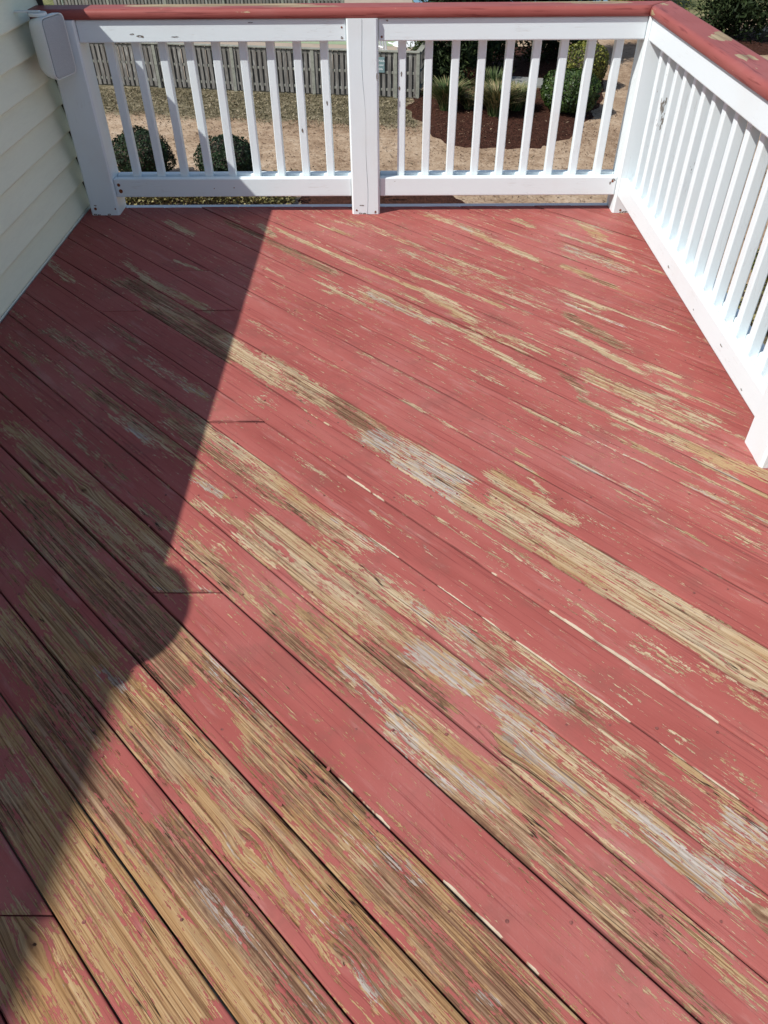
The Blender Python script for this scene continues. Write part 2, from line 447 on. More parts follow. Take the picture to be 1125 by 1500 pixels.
# ------------------------------------------------------------------ setting: ground, beds, pool
def sheet(name, pts, z, m, kind='structure'):
    bm = bmesh.new()
    bm.faces.new([bm.verts.new((x, y, z)) for x, y in pts])
    bmesh.ops.triangulate(bm, faces=bm.faces[:])
    return bm_obj(name, bm, m, kind=kind)
sheet('ground', [(-200, -120), (200, -120), (200, 320), (-200, 320)], GZ, M['ground'])

def bed(name, pts, m, hgt=.1, rings=7):
    """a low mound of mulch inside a closed outline, smoothed by Catmull-Rom"""
    P_ = [Vector((x, y, 0)) for x, y in pts]; N = len(P_); out = []
    for i in range(N):
        p0, p1, p2, p3 = P_[i - 1], P_[i], P_[(i + 1) % N], P_[(i + 2) % N]
        for t in (0, .25, .5, .75):
            out.append(.5 * ((2 * p1) + (p2 - p0) * t + (2 * p0 - 5 * p1 + 4 * p2 - p3) * t * t + (3 * p1 - p0 - 3 * p2 + p3) * t ** 3))
    c = sum(out, Vector()) / len(out)
    bm = bmesh.new(); prev = None
    for r in range(rings):
        k = 1 - r / rings
        z = GZ - .02 + (hgt + .02) * min(1, (1 - k) * 3.2) ** .6
        ring = [bm.verts.new((c.x + (p.x - c.x) * k + random.gauss(0, .09 if r == 0 else .03), c.y + (p.y - c.y) * k + random.gauss(0, .09 if r == 0 else .03), z + random.uniform(-.012, .012) * (r > 0))) for p in out]
        if prev:
            for i in range(len(ring)):
                bm.faces.new((prev[i], prev[(i + 1) % len(ring)], ring[(i + 1) % len(ring)], ring[i]))
        prev = ring
    cv = bm.verts.new((c.x, c.y, GZ + hgt))
    for i in range(len(prev)): bm.faces.new((prev[i], prev[(i + 1) % len(prev)], cv))
    return bm_obj(name, bm, m, smooth=True, kind='structure')
BED = [(.78, 19.4), (.6, 18.43), (.93, 16.5), (1.47, 15.25), (2.26, 14.8), (3.2, 14.8), (4.05, 15.05), (4.9, 16.05), (5.7, 17.8), (6.35, 19.7), (6.7, 22.0), (6.6, 24.5), (5.6, 26), (3.4, 26.3), (1.9, 25.2), (1.3, 22.5)]
bed('mulch_bed', BED, M['mulch'], .1)
bed('mulch_bed', [(-1.7, 11.2), (-.4, 10.7), (1.2, 10.9), (1.9, 11.5), (1.0, 12.15), (-.4, 12.3), (-1.5, 12.2)], M['mulch'], .05)
bed('mulch_bed', [(8.8, 25.3), (10.2, 24.5), (12.2, 24.2), (14.5, 24.9), (15.5, 26.5), (14, 28.3), (11.5, 28.6), (9.4, 27.2)], M['mulch'], .06)
sheet('pool_deck', [(-14, 22.6), (1.1, 19.75), (1.3, 20.7), (1.2, 36), (-14, 36)], GZ + .004, M['pooldeck'])
sheet('lawn', [(-14, 28.6), (-.2, 26.2), (1.1, 25.9), (1.15, 30.2), (-14, 32.3)], GZ + .008, M['poolgreen'])
sheet('water', [(1.3, 34.2), (9.6, 34.6), (9.6, 46), (-6, 46), (-3, 36.2), (1.2, 36.2)], GZ + .008, M['water'])

# ------------------------------------------------------------------ the deck: boards laid on the diagonal
PITCH, S0 = .1362, -1.713
X0, X1, Y0, Y1 = -1.372, 1.424, -4.9, .104
JOISTS = [.02, -.27, -.656, -1.03, -1.42, -1.81, -2.19, -2.567, -2.965, -3.347, -3.74, -4.13, -4.52]
CUTS = {2: [-1.03], 4: [-1.03], 5: [-.656], 1: [-1.81], -3: [-2.567], -8: [-3.347]}
deck = thing('wooden_deck', 'raised deck of diagonal boards with badly peeling red paint', 'deck', (0, -1.5, 0))
STROKES = """
T -0.01 -0.129 0.28 -0.038 0.015 0.5
T 0.09 -0.054 0.91 -0.095 0.03 0.38
T -0.09 -0.395 0.42 -0.399 0.014 0.85
T 0.46 -0.402 0.69 -0.384 0.01 0.85
T 0.75 -0.388 1 -0.359 0.014 0.85
T 0.89 -0.381 1.15 -0.414 0.03 0.75
D -0.03 -0.502 0.4 -0.527 0.025 0.8
W 0.47 -0.629 0.75 -0.607 0.02 0.35
T 0.65 -0.521 0.83 -0.529 0.012 0.8
W 0.7 -0.561 1.04 -0.552 0.022 0.7
T 1.04 -0.523 1.26 -0.505 0.016 0.85
T 1.25 -0.533 1.58 -0.582 0.018 0.85
D 0.62 -0.282 1 -0.267 0.008 0.95
T 0.71 -0.29 0.91 -0.259 0.012 0.9
T 1.01 -0.259 1.17 -0.251 0.012 0.8
T 0.69 -0.043 1 -0.039 0.01 0.8
T 0.28 0.27 0.6 0.276 0.025 0.6
T 0.62 0.253 0.98 0.214 0.022 0.8
W 0.5 0.264 0.58 0.259 0.01 0.9
T 0.64 0.529 0.75 0.51 0.02 0.8
W 0.5 -0.143 0.79 -0.148 0.02 0.5
T 0.77 -0.13 1.24 -0.13 0.035 0.42
T 1.19 -0.46 1.46 -0.461 0.035 0.5
W 1.15 -0.218 1.3 -0.215 0.01 0.6
T 0.8 -1.212 1.2 -1.213 0.05 0.95
D 0.94 -1.213 1.14 -1.213 0.03 0.6
D 1.18 -1.193 1.47 -1.221 0.035 0.8
W 1.42 -1.25 1.78 -1.192 0.05 0.75
T 1.65 -1.205 1.78 -1.192 0.04 0.9
T 1.53 -1.029 1.64 -1.034 0.007 0.7
T 1.31 -1.041 1.48 -1.021 0.006 0.5
T 1.83 -1.122 1.87 -1.109 0.01 0.9
W 1.82 -1.034 1.91 -1.026 0.004 0.9
T 1.82 -0.978 1.85 -0.972 0.006 0.9
W 0.53 -0.668 0.58 -0.662 0.01 0.5
W 1.08 -0.683 1.12 -0.688 0.012 0.6
T -0.03 -0.211 0.18 -0.201 0.008 0.7
T 0.87 0.747 1.21 0.532 0.035 0.65
T 1.09 0.609 1.22 0.6 0.015 0.85
W 0.92 0.529 1.22 0.538 0.012 0.75
W 1.01 0.431 1.34 0.404 0.04 0.6
T 1.12 0.247 1.26 0.243 0.02 0.85
D 1.24 0.225 1.4 0.229 0.015 0.85
T 1.27 0.045 1.47 0.026 0.018 0.85
T 1.46 0.04 1.68 0.054 0.01 0.85
W 1.68 0.061 1.91 0.07 0.004 0.95
D 1.41 -0.121 1.69 -0.185 0.025 0.75
T 1.49 -0.237 1.83 -0.294 0.02 0.75
T 1.83 -0.235 1.95 -0.227 0.01 0.85
T 1.71 -0.431 1.93 -0.441 0.03 0.6
T 1.91 -0.42 2.01 -0.362 0.014 0.85
D 1.65 -0.494 1.77 -0.55 0.02 0.7
T 1.76 -0.475 2.17 -0.41 0.05 0.5
D 1.79 -0.589 1.97 -0.587 0.012 0.9
T 1.94 -0.539 2.19 -0.492 0.014 0.85
T 1.94 -0.604 2.15 -0.576 0.012 0.9
T 2.13 -0.575 2.34 -0.567 0.03 1
T 2.29 -0.582 2.43 -0.541 0.03 1
T 1.94 -0.636 2.09 -0.618 0.01 0.6
W 2.23 -0.623 2.36 -0.619 0.006 0.9
W 1.87 -0.761 2.15 -0.753 0.004 0.7
W 1.93 -0.899 2.08 -0.887 0.005 0.8
T 2.05 -0.79 2.07 -0.786 0.006 0.8
T 1.39 -0.026 1.43 -0.007 0.008 0.8
W 0.94 0.745 1.07 0.726 0.02 0.7
T -0.59 -0.719 -0.38 -0.72 0.02 0.75
D -0.38 -0.513 -0.11 -0.506 0.02 0.7
T -0.23 -0.413 -0.07 -0.461 0.02 0.75
T -0.31 -1.119 -0.08 -1.135 0.016 0.7
T -0.09 -1.15 0.32 -1.119 0.02 0.85
T -0.59 -1.356 -0.33 -1.383 0.025 0.8
T -0.17 -0.949 -0 -0.922 0.008 0.8
D -0.1 -1.22 0.51 -1.191 0.04 0.8
D 0.19 -1.278 0.69 -1.267 0.04 0.8
T 0.09 -1.261 0.41 -1.236 0.02 0.7
T 0.59 -1.216 0.94 -1.26 0.035 1
W 0.02 -1.312 0.14 -1.315 0.006 0.8
D 0.15 -1.464 0.36 -1.47 0.015 0.85
T 0.18 -1.484 0.41 -1.499 0.006 0.8
D 0.03 -1.663 0.41 -1.615 0.035 0.65
D 0.49 -1.637 0.98 -1.595 0.04 0.75
W 0.49 -1.511 0.87 -1.494 0.03 0.55
W 0.77 -1.513 0.84 -1.489 0.015 0.9
D -0.02 -1.811 0.22 -1.806 0.025 0.45
D 0.22 -1.779 0.57 -1.753 0.025 0.45
D 0.58 -1.76 0.97 -1.714 0.025 0.7
W 0.83 -1.78 0.92 -1.77 0.015 1
T 0.74 -1.773 1.13 -1.73 0.03 0.7
D 0.9 -1.669 1.28 -1.652 0.035 0.8
T 1 -1.611 1.35 -1.587 0.03 0.9
T 0.55 -2.053 0.95 -2.02 0.04 0.85
D 0.67 -2.072 0.89 -2.078 0.03 0.8
D 0.74 -1.925 1.05 -1.921 0.03 0.55
D 0.21 -1.906 0.33 -1.905 0.02 0.4
D -0.26 -1.69 -0.16 -1.683 0.02 0.6
D -0.27 -1.288 -0.14 -1.265 0.03 0.4
T 0.78 -2.132 1.07 -2.123 0.02 0.7
T 0.84 -2.036 1.01 -2.013 0.025 0.65
T 1.06 -2.03 1.4 -2.006 0.03 1
T 1.05 -2.102 1.53 -2.062 0.04 0.85
D 1.08 -2.113 1.47 -2.083 0.03 0.6
D 0.83 -2.215 1.23 -2.152 0.05 0.8
D 1.11 -2.252 1.51 -2.16 0.05 0.8
D 1.31 -2.211 1.71 -2.175 0.06 0.95
D 1.15 -1.944 1.32 -1.958 0.025 0.7
T 1.31 -1.931 1.44 -1.938 0.02 0.7
D 1.43 -1.948 1.67 -1.96 0.035 0.85
W 1.2 -1.777 1.33 -1.761 0.02 1
T 1.3 -1.835 1.49 -1.797 0.02 0.9
T 1.5 -1.82 1.65 -1.825 0.035 1
D 1.5 -1.942 1.75 -1.911 0.05 0.5
T 1.15 -2.279 1.19 -2.282 0.012 0.9
T 1.28 -2.326 1.43 -2.298 0.02 0.8
D 1.1 -2.339 1.35 -2.319 0.04 0.5
T 1.32 -2.341 1.61 -2.314 0.05 0.9
T 1.5 -2.371 1.94 -2.279 0.05 1
D 1.59 -2.381 1.85 -2.346 0.04 0.5
D 1.35 -2.449 1.78 -2.407 0.06 0.95
T 1.32 -2.435 1.52 -2.405 0.04 0.7
D 1.65 -2.249 1.81 -2.214 0.05 0.9
D 1.63 -2.121 2.02 -2.142 0.06 0.85
W 1.79 -2.138 2.01 -2.135 0.03 0.6
W 1.63 -2.337 1.72 -2.324 0.02 0.85
T 1.6 -2.562 1.64 -2.544 0.03 1
W 1.5 -2.102 1.57 -2.058 0.012 0.8
T 1.48 -2.088 1.54 -2.08 0.02 0.9
W 1.6 -2.017 1.63 -2.003 0.01 0.8
T 1.32 -1.615 1.71 -1.626 0.035 0.85
W 1.64 -1.603 1.82 -1.588 0.02 0.75
D 1.38 -1.665 1.76 -1.622 0.03 0.7
T 1.7 -1.69 2.02 -1.696 0.035 0.85
W 1.9 -1.67 2.23 -1.67 0.03 0.6
T 1.49 -1.75 1.75 -1.726 0.045 1
T 1.69 -1.782 1.96 -1.809 0.05 0.95
T 1.81 -1.745 1.95 -1.717 0.02 0.9
T 1.88 -1.777 2.2 -1.758 0.05 0.85
D 1.93 -1.782 2.16 -1.763 0.03 0.5
W 2.11 -1.775 2.28 -1.742 0.05 1
T 2.27 -1.727 2.44 -1.727 0.05 0.9
W 2.11 -1.646 2.19 -1.644 0.02 0.85
D 2.17 -1.641 2.29 -1.646 0.02 0.8
D 1.73 -1.936 1.95 -1.887 0.05 0.4
D 1.85 -1.88 2.1 -1.877 0.045 0.75
D 1.8 -1.958 2.07 -1.952 0.03 0.85
W 2.04 -1.924 2.27 -1.925 0.028 0.8
D 2.03 -1.84 2.27 -1.846 0.045 0.8
D 2.24 -1.633 2.4 -1.671 0.03 0.7
W 2.32 -1.652 2.38 -1.656 0.03 0.9
W 1.59 -1.296 1.81 -1.28 0.035 0.85
T 1.68 -1.291 2.11 -1.295 0.05 0.97
T 1.84 -1.124 2 -1.142 0.028 1
T 1.9 -1.67 2.08 -1.676 0.03 0.6
W 1.72 -1.389 1.77 -1.37 0.02 0.5
T 2.04 -1.391 2.09 -1.392 0.02 0.6
S 1.44 -1.444 1.86 -1.438 0 0.8
S 1.86 -1.438 2.22 -1.443 0 0.6
S 1.57 -1.587 1.95 -1.572 0 0.8
S 1.95 -1.572 2.32 -1.573 0 0.8
T 1.84 -1.124 2.02 -1.125 0.028 1
T 2.03 -1.142 2.13 -1.129 0.02 0.85
T 1.9 -1.194 2.08 -1.204 0.035 0.97
T 2.09 -1.22 2.37 -1.223 0.05 0.97
T 1.97 -1.276 2.28 -1.288 0.025 0.92
T 2.19 -1.188 2.45 -1.176 0.035 1
T 2.32 -1.257 2.76 -1.262 0.06 1
T 2.47 -1.22 2.72 -1.168 0.035 1
P 2.29 -1.386 2.42 -1.389 0.03 0.65
P 2.48 -1.373 2.61 -1.367 0.04 0.72
P 2.63 -1.337 2.68 -1.323 0.03 0.65
P 2.69 -1.331 2.79 -1.337 0.04 0.68
P 2.52 -1.52 2.56 -1.521 0.02 0.5
P 2.45 -1.514 2.56 -1.53 0.04 0.42
S 2.21 -1.432 2.79 -1.426 0 1
S 2.21 -1.572 2.64 -1.575 0 1
T 1.86 -1.025 1.97 -1.034 0.005 0.9
W 1.98 -0.904 2.08 -0.891 0.005 0.8
W 2.15 -0.884 2.24 -0.881 0.006 0.8
W 2.28 -0.752 2.52 -0.74 0.007 1
T 2.26 -0.625 2.46 -0.636 0.01 0.95
T 2.43 -0.796 2.51 -0.795 0.008 0.9
P 2.47 -0.857 2.57 -0.843 0.03 0.55
T 2.22 -1.59 2.52 -1.588 0.018 0.8
W 2.33 -1.648 2.47 -1.641 0.03 0.9
D 2.31 -1.696 2.43 -1.68 0.03 0.8
D 2.43 -1.634 2.53 -1.634 0.03 0.75
W 2.34 -1.737 2.5 -1.723 0.05 0.8
P 2.09 -1.105 2.29 -1.09 0.03 0.4
T 1.93 -1.056 1.99 -1.076 0.008 0.9
T 1.63 -2.575 1.69 -2.561 0.03 1
T 1.77 -2.638 2.03 -2.611 0.05 0.97
T 1.82 -2.582 1.91 -2.592 0.018 0.95
D 1.75 -2.626 1.87 -2.63 0.04 0.7
T 2 -2.644 2.23 -2.623 0.06 1
T 1.98 -2.562 2.05 -2.57 0.014 0.95
T 2.08 -2.585 2.15 -2.588 0.018 0.95
T 2.22 -2.57 2.38 -2.562 0.05 1
T 2.18 -2.618 2.37 -2.596 0.05 1
T 2.01 -2.744 2.22 -2.753 0.06 0.92
D 2.06 -2.741 2.16 -2.745 0.04 0.5
T 2.1 -2.695 2.25 -2.706 0.04 0.7
D 1.65 -2.526 1.94 -2.497 0.065 0.97
T 1.76 -2.536 2.12 -2.527 0.05 1
D 1.79 -2.511 2.04 -2.513 0.05 0.6
D 1.96 -2.492 2.2 -2.48 0.04 0.92
D 2.07 -2.45 2.3 -2.441 0.055 1
T 2.06 -2.525 2.38 -2.525 0.05 0.97
T 2.2 -2.508 2.47 -2.496 0.05 0.92
W 2.21 -2.453 2.34 -2.445 0.02 0.8
D 2.13 -2.435 2.4 -2.424 0.05 0.85
T 1.82 -2.375 1.97 -2.361 0.04 0.85
D 1.87 -2.33 2.18 -2.328 0.06 0.85
T 1.91 -2.317 2.18 -2.328 0.05 0.9
T 1.93 -2.27 2.16 -2.277 0.03 1
W 2.15 -2.384 2.3 -2.344 0.04 0.55
T 2.15 -2.558 2.2 -2.551 0.008 0.9
D 2.19 -2.334 2.23 -2.331 0.015 1
T 2.2 -2.276 2.47 -2.263 0.05 1
D 2.21 -2.308 2.31 -2.302 0.03 0.6
T 2.25 -2.34 2.47 -2.328 0.04 0.8
W 2.3 -2.318 2.48 -2.313 0.03 0.6
T 2.48 -2.272 2.7 -2.269 0.055 1
D 2.46 -2.32 2.66 -2.306 0.04 0.75
W 2.52 -2.333 2.58 -2.341 0.02 0.9
D 2.34 -2.411 2.55 -2.42 0.06 0.95
W 2.37 -2.42 2.53 -2.434 0.03 0.4
D 2.06 -2.194 2.31 -2.186 0.06 0.75
T 2.25 -2.221 2.48 -2.205 0.06 0.8
W 2.32 -2.179 2.49 -2.155 0.04 0.6
D 2.43 -2.188 2.66 -2.184 0.06 0.92
T 2.49 -2.122 2.58 -2.142 0.02 0.85
D 2.57 -2.145 2.73 -2.139 0.05 0.85
D 2.58 -2.244 2.78 -2.185 0.055 0.9
D 2.22 -2.128 2.34 -2.132 0.02 0.85
W 2.69 -2.212 2.72 -2.205 0.015 0.9
P 2.13 -2.112 2.5 -2.093 0.012 0.5
P 2.36 -2.097 2.49 -2.103 0.014 0.7
S 2.07 -2.116 2.46 -2.126 0 0.8
S 2.46 -2.126 2.73 -2.117 0 1
W 2.23 -1.965 2.42 -1.965 0.035 0.75
D 2.35 -1.969 2.54 -1.966 0.045 0.92
D 2.46 -1.946 2.62 -1.966 0.04 0.85
T 2.25 -1.922 2.55 -1.88 0.045 0.85
W 2.39 -1.941 2.51 -1.923 0.03 0.8
W 2.4 -1.788 2.48 -1.784 0.03 0.9
D 2.02 -2.157 2.16 -2.142 0.06 0.7
T 2.43 -1.849 2.63 -1.84 0.05 0.85
D 2.46 -1.88 2.59 -1.893 0.04 0.7
D 2.49 -1.917 2.71 -1.95 0.035 0.85
D 2.66 -1.946 2.72 -1.951 0.02 1
D 2.72 -1.957 2.87 -1.956 0.03 0.6
T 2.75 -1.953 2.82 -1.945 0.02 0.75
T 2.7 -1.853 2.76 -1.841 0.02 0.6
T 2.84 -1.861 2.94 -1.853 0.03 0.82
D 2.75 -1.887 2.88 -1.887 0.04 0.55
D 2.87 -1.956 2.99 -1.962 0.03 0.55
T 2.91 -1.856 3.04 -1.881 0.04 0.5
T 2.42 -1.769 2.67 -1.78 0.03 0.92
W 2.46 -1.804 2.59 -1.788 0.02 0.9
W 2.57 -1.786 2.72 -1.794 0.012 0.85
W 2.72 -1.743 2.92 -1.769 0.022 1
W 2.76 -1.777 2.89 -1.783 0.018 0.9
W 2.85 -1.734 2.94 -1.721 0.02 0.9
T 2.65 -1.748 2.78 -1.753 0.03 0.85
T 2.78 -1.757 2.88 -1.763 0.025 0.8
D 2.96 -1.753 2.99 -1.768 0.02 1
T 2.47 -1.724 2.61 -1.713 0.04 0.85
T 2.57 -1.651 2.65 -1.641 0.03 0.8
D 2.65 -1.665 2.79 -1.688 0.045 0.75
T 2.71 -1.581 2.75 -1.583 0.02 0.9
T 2.74 -1.593 2.85 -1.592 0.03 0.65
W 2.84 -1.625 2.91 -1.61 0.03 1
W 2.83 -1.684 2.89 -1.684 0.03 0.8
W 2.88 -1.657 2.94 -1.651 0.03 0.7
S 2.6 -1.571 2.9 -1.568 0 1
P 2.66 -1.535 2.71 -1.532 0.02 0.8
P 2.78 -1.509 2.87 -1.527 0.03 0.7
S 2.74 -1.436 2.84 -1.434 0 1
P 2.89 -2.005 2.96 -2 0.02 0.6
P 2.8 -2.113 2.84 -2.105 0.012 0.7
S 2.65 -2.114 2.81 -2.119 0 1
P 2.59 -2.004 2.68 -2.025 0.03 0.4
P 2.72 -1.998 2.79 -1.999 0.02 0.35
D 2.65 -2.12 2.71 -2.133 0.05 0.7
D 2.68 -2.163 2.82 -2.144 0.05 0.85
"""

WEAR = {}
FLAKES = []
EDGE = {}
for ln in STROKES.strip().split('\n'):
    q = ln.split(); t1, s1, t2, s2, hw, am = map(float, q[1:])
    if s1 > -1.3: hw *= 1.3
    if q[0] == 'S':
        EDGE.setdefault(round(((s1 + s2) / 2 - S0) / PITCH), []).append((min(t1, t2), max(t1, t2), am))
    else:
        kk = math.floor(((s1 + s2) / 2 - S0) / PITCH)
        if t1 > t2: t1, s1, t2, s2 = t2, s2, t1, s1
        WEAR.setdefault(kk, []).append((q[0], t1, s1, t2, s2, hw, am))
for i in range(150):
    s_ = random.uniform(-1.5, .75); t_ = random.uniform(-1.0, 2.6)
    x_, y_ = (s_ + t_) / math.sqrt(2), (s_ - t_) / math.sqrt(2)
    if not (-.4 < x_ < 1.3 and -2.6 < y_ < 0): continue
    if random.random() < .5 and s_ < -.75: continue
    l_ = random.uniform(.05, .38)
    WEAR.setdefault(math.floor((s_ - S0) / PITCH), []).append((random.choice('TTTTW'), t_, s_, t_ + l_, s_ + random.uniform(-.01, .01), random.uniform(.003, .016), random.uniform(.35, .75)))
for i in range(90):                                        # the nearer boards, past the lower edge of the view
    x_, y_ = random.uniform(-1.35, 1.3), random.uniform(-4.8, -3.62)
    if x_ < -.75 and random.random() < .6: y_ = random.uniform(-4.6, -2.7); x_ = random.uniform(-1.35, -.85)
    s_, t_ = (x_ + y_) / math.sqrt(2), (x_ - y_) / math.sqrt(2)
    WEAR.setdefault(math.floor((s_ - S0) / PITCH), []).append((random.choice('TTTDDW'), t_, s_, t_ + random.uniform(.1, .5), s_ + random.uniform(-.01, .01), random.uniform(.015, .055), random.uniform(.6, 1)))
KNOTS = {}
for t, s in [(2.22, -2.338), (2.5, -2.347), (1.01, -2.04), (2.43, -1.806), (2.97, -1.745), (2.09, -2.718), (1.5, -1.90), (1.02, -1.36), (2.7, -1.27)]:
    KNOTS.setdefault(math.floor((s - S0) / PITCH), []).append((t, s))
r_ = math.sqrt(2)
board_no = 0
for k in range(-20, 21):
    sa, sb = S0 + k * PITCH, S0 + (k + 1) * PITCH
    gap = random.uniform(.0024, .0042) if k > 3 else (random.uniform(.0022, .0038) if k > -2 else random.uniform(.0034, .0046))
    ga, gb = gap * random.uniform(.35, .65), gap * random.uniform(.35, .65)
    if k == -3: ga = .0034; gb = .004
    smin, smax = sa + ga, sb - gb
    spans = []
    ys = [Y1 + .0] + sorted(CUTS.get(k, []), reverse=True) + [None]
    for i in range(len(ys) - 1):
        spans.append((ys[i], ys[i + 1], i > 0))
    for (ytop, ybot, cut) in spans:
        def tlo(s):
            a = s - r_ * (ytop - (.0016 if cut else 0))
            return max(a, r_ * X0 - s)
        def thi(s):
            b = min(r_ * X1 - s, s - r_ * Y0)
            if ybot is not None: b = min(b, s - r_ * (ybot + .0016))
            return b
        if thi(smin) - tlo(smin) < .03 and thi(smax) - tlo(smax) < .03:
            continue
        er = .0014 if k > 3 else .0019
        ss = [smin, smin, smin + er * .5, smin + .0042] + [smin + .0042 + (smax - smin - .0084) * j / 12 for j in range(1, 12)] + [smax - .0042, smax - er * .5, smax, smax]
        zz = [-.034, -er * .9, -er * .25, 0] + [0] * 11 + [0, -er * .25, -er * .9, -.034]
        L = max(thi(smin), thi(smax), thi((smin + smax) / 2)) - min(tlo(smin), tlo(smax))
        nu = max(3, int(L / .014))
        seed = (k * 3.713 + (5.1 if cut else 0)) % 40
        zoff = random.uniform(-.0011, .0011); cupk = random.uniform(-.0012, .0014)
        ns = len(ss); V = []; B = []; A = {x: [] for x in ('wear', 'dark', 'pale', 'edge', 'scuff', 'hole', 'fresh', 'seam')}
        TT = np.zeros((ns, nu + 1)); SS = np.zeros((ns, nu + 1)); ZZ = np.zeros((ns, nu + 1))
        for i, s in enumerate(ss):
            lo, hi = tlo(s), thi(s)
            if hi < lo: hi = lo + .0005
            TT[i] = lo + (hi - lo) * np.linspace(0, 1, nu + 1); SS[i] = s
            yy = (s - (smin + smax) / 2) / ((smax - smin) / 2)
            ZZ[i] = zz[i] + (zoff + cupk * yy * yy if zz[i] > -.03 else 0)
        W = {x: np.zeros_like(TT) for x in A}
        # low wear everywhere so that random scuffs appear, more on the older boards of the near corner
        W['wear'] += .10 if k < 1 else (.02 if k < 6 else .12)
        if k < -3: W['wear'] += .03; W['dark'] += .14
        for (ty, t1, s1, t2, s2, hw, am) in WEAR.get(k, []):
            dl = max(t2 - t1, .01)
            u = (TT - t1) / dl
            sc_ = s1 + (s2 - s1) * np.clip(u, 0, 1)
            over = np.maximum(np.maximum(-u, u - 1), 0) * dl
            end = np.clip(1 - over / max(.035, min(.16, dl * .22)), 0, 1)
            d = np.abs(SS - sc_)
            lat = np.clip((hw * 1.22 - d) / max(hw * .75, .006), 0, 1); lat = lat * lat * (3 - 2 * lat)
            gfac = min(1, am * 1.25) * end * lat if k > 2 else am * end * lat
            if ty == 'P':
                W['scuff'] = np.maximum(W['scuff'], gfac); continue
            W['wear'] = 1 - (1 - W['wear']) * (1 - gfac)
            if ty == 'D':
                W['dark'] = np.maximum(W['dark'], gfac * .95)
                if hw < .0085: W['hole'] = np.maximum(W['hole'], gfac * .62)
            elif ty == 'W':
                W['pale'] = np.maximum(W['pale'], gfac)
            else:
                W['dark'] *= (1 - gfac * .55)
        W['seam'] = np.maximum(np.clip((.0030 - (SS - smin)) / .0018, 0, 1), .6 * np.clip((.0022 - (smax - SS)) / .0016, 0, 1))
        W['fresh'] += min(1, max(0, (k + 4.5) / 5))
        for (t1, t2, am) in EDGE.get(k, []):
            on = np.clip((TT - t1) / .08, 0, 1) * np.clip((t2 - TT) / .08, 0, 1)
            W['edge'] = np.maximum(W['edge'], am * on * np.clip((.0062 - (SS - smin)) / .003, 0, 1))
        GY = SS.copy(); 
        for (tk, sk) in KNOTS.get(k, []):
            dy = SS - sk; e2 = np.exp(-((TT - tk) / .045) ** 2 - (dy / .026) ** 2)
            GY = sk + (GY - sk) * (1 - .8 * e2)
            kn = np.exp(-((TT - tk) / .014) ** 2 - (dy / .010) ** 2)
            W['dark'] = np.maximum(W['dark'], kn); W['wear'] = np.maximum(W['wear'], e2 * .9); W['hole'] = np.maximum(W['hole'], kn * .75 * (kn > .75))
        if k < 7:
            ok = (W['wear'] > .33) & (W['wear'] < .72) & (ZZ > -.0009); ii, jj = np.nonzero(ok)
            for q_ in RNG.choice(len(ii), min(len(ii), int(len(ii) * (.013 if k < 1 else .006)))) if len(ii) else []:
                s_, t_ = SS[ii[q_], jj[q_]] + random.uniform(-.004, .004), TT[ii[q_], jj[q_]] + random.uniform(-.007, .007)
                FLAKES.append(((s_ + t_) / r_, (s_ - t_) / r_, ZZ[ii[q_], jj[q_]]))
        X = (SS + TT) / r_; Y = (SS - TT) / r_
        cx_, cy_ = float(X.mean()), float(Y.mean())
        V = np.stack([X - cx_, Y - cy_, ZZ], -1).reshape(-1, 3)
        B = np.stack([TT, GY - sa, np.full_like(TT, seed)], -1).reshape(-1, 3)
        idx = np.arange(ns * (nu + 1)).reshape(ns, nu + 1)
        F = np.stack([idx[:-1, :-1], idx[:-1, 1:], idx[1:, 1:], idx[1:, :-1]], -1).reshape(-1, 4)
        e0 = [list(idx[i:i + 2, 0]) + list(idx[ns - 2 - i:ns - i, 0]) for i in range(ns // 2 - 1)]
        endf = [(a, b, c, d) for a, b, c, d in e0]
        e1 = [list(idx[i:i + 2, -1])[::-1] + list(idx[ns - 2 - i:ns - i, -1])[::-1] for i in range(ns // 2 - 1)]
        F = np.concatenate([F[:, ::-1], np.array(endf + [tuple(x) for x in e1])])
        me = mesh_np('deck_board', V, F)
        bmn = bmesh.new(); bmn.from_mesh(me); bmesh.ops.recalc_face_normals(bmn, faces=bmn.faces[:]); bmn.to_mesh(me); bmn.free()
        vattr(me, 'bco', B)
        for x in A: fattr(me, x, W[x])
        o = link('deck_board', me, M['board'], deck, (cx_, cy_ + 1.5, 0))
        board_no += 1
# lifted flakes of paint at the edges of the bare patches, curling along the grain
FV = []; FF = []
for (x, y, z) in FLAKES:
    a_ = math.radians(-45) + random.gauss(0, .5); ca, sn = math.cos(a_), math.sin(a_)
    l_, w_ = random.uniform(.004, .013), random.uniform(.002, .0055); c_ = random.uniform(.0006, .0028)
    base = len(FV)
    for u, hz in ((-1, random.uniform(0, c_)), (0, -.0002), (1, c_)):
        for v in (-1, 1):
            px, py = u * l_ * .5, v * w_ * random.uniform(.6, 1.1) * (1 - .3 * abs(u))
            FV.append((x + px * ca - py * sn, y + 1.5 + px * sn + py * ca, z + .0007 + hz))
    FF += [(base, base + 1, base + 3, base + 2), (base + 2, base + 3, base + 5, base + 4)]
link('paint_flakes', mesh_np('paint_flakes', FV, FF), M['flake'], deck, kind='stuff')
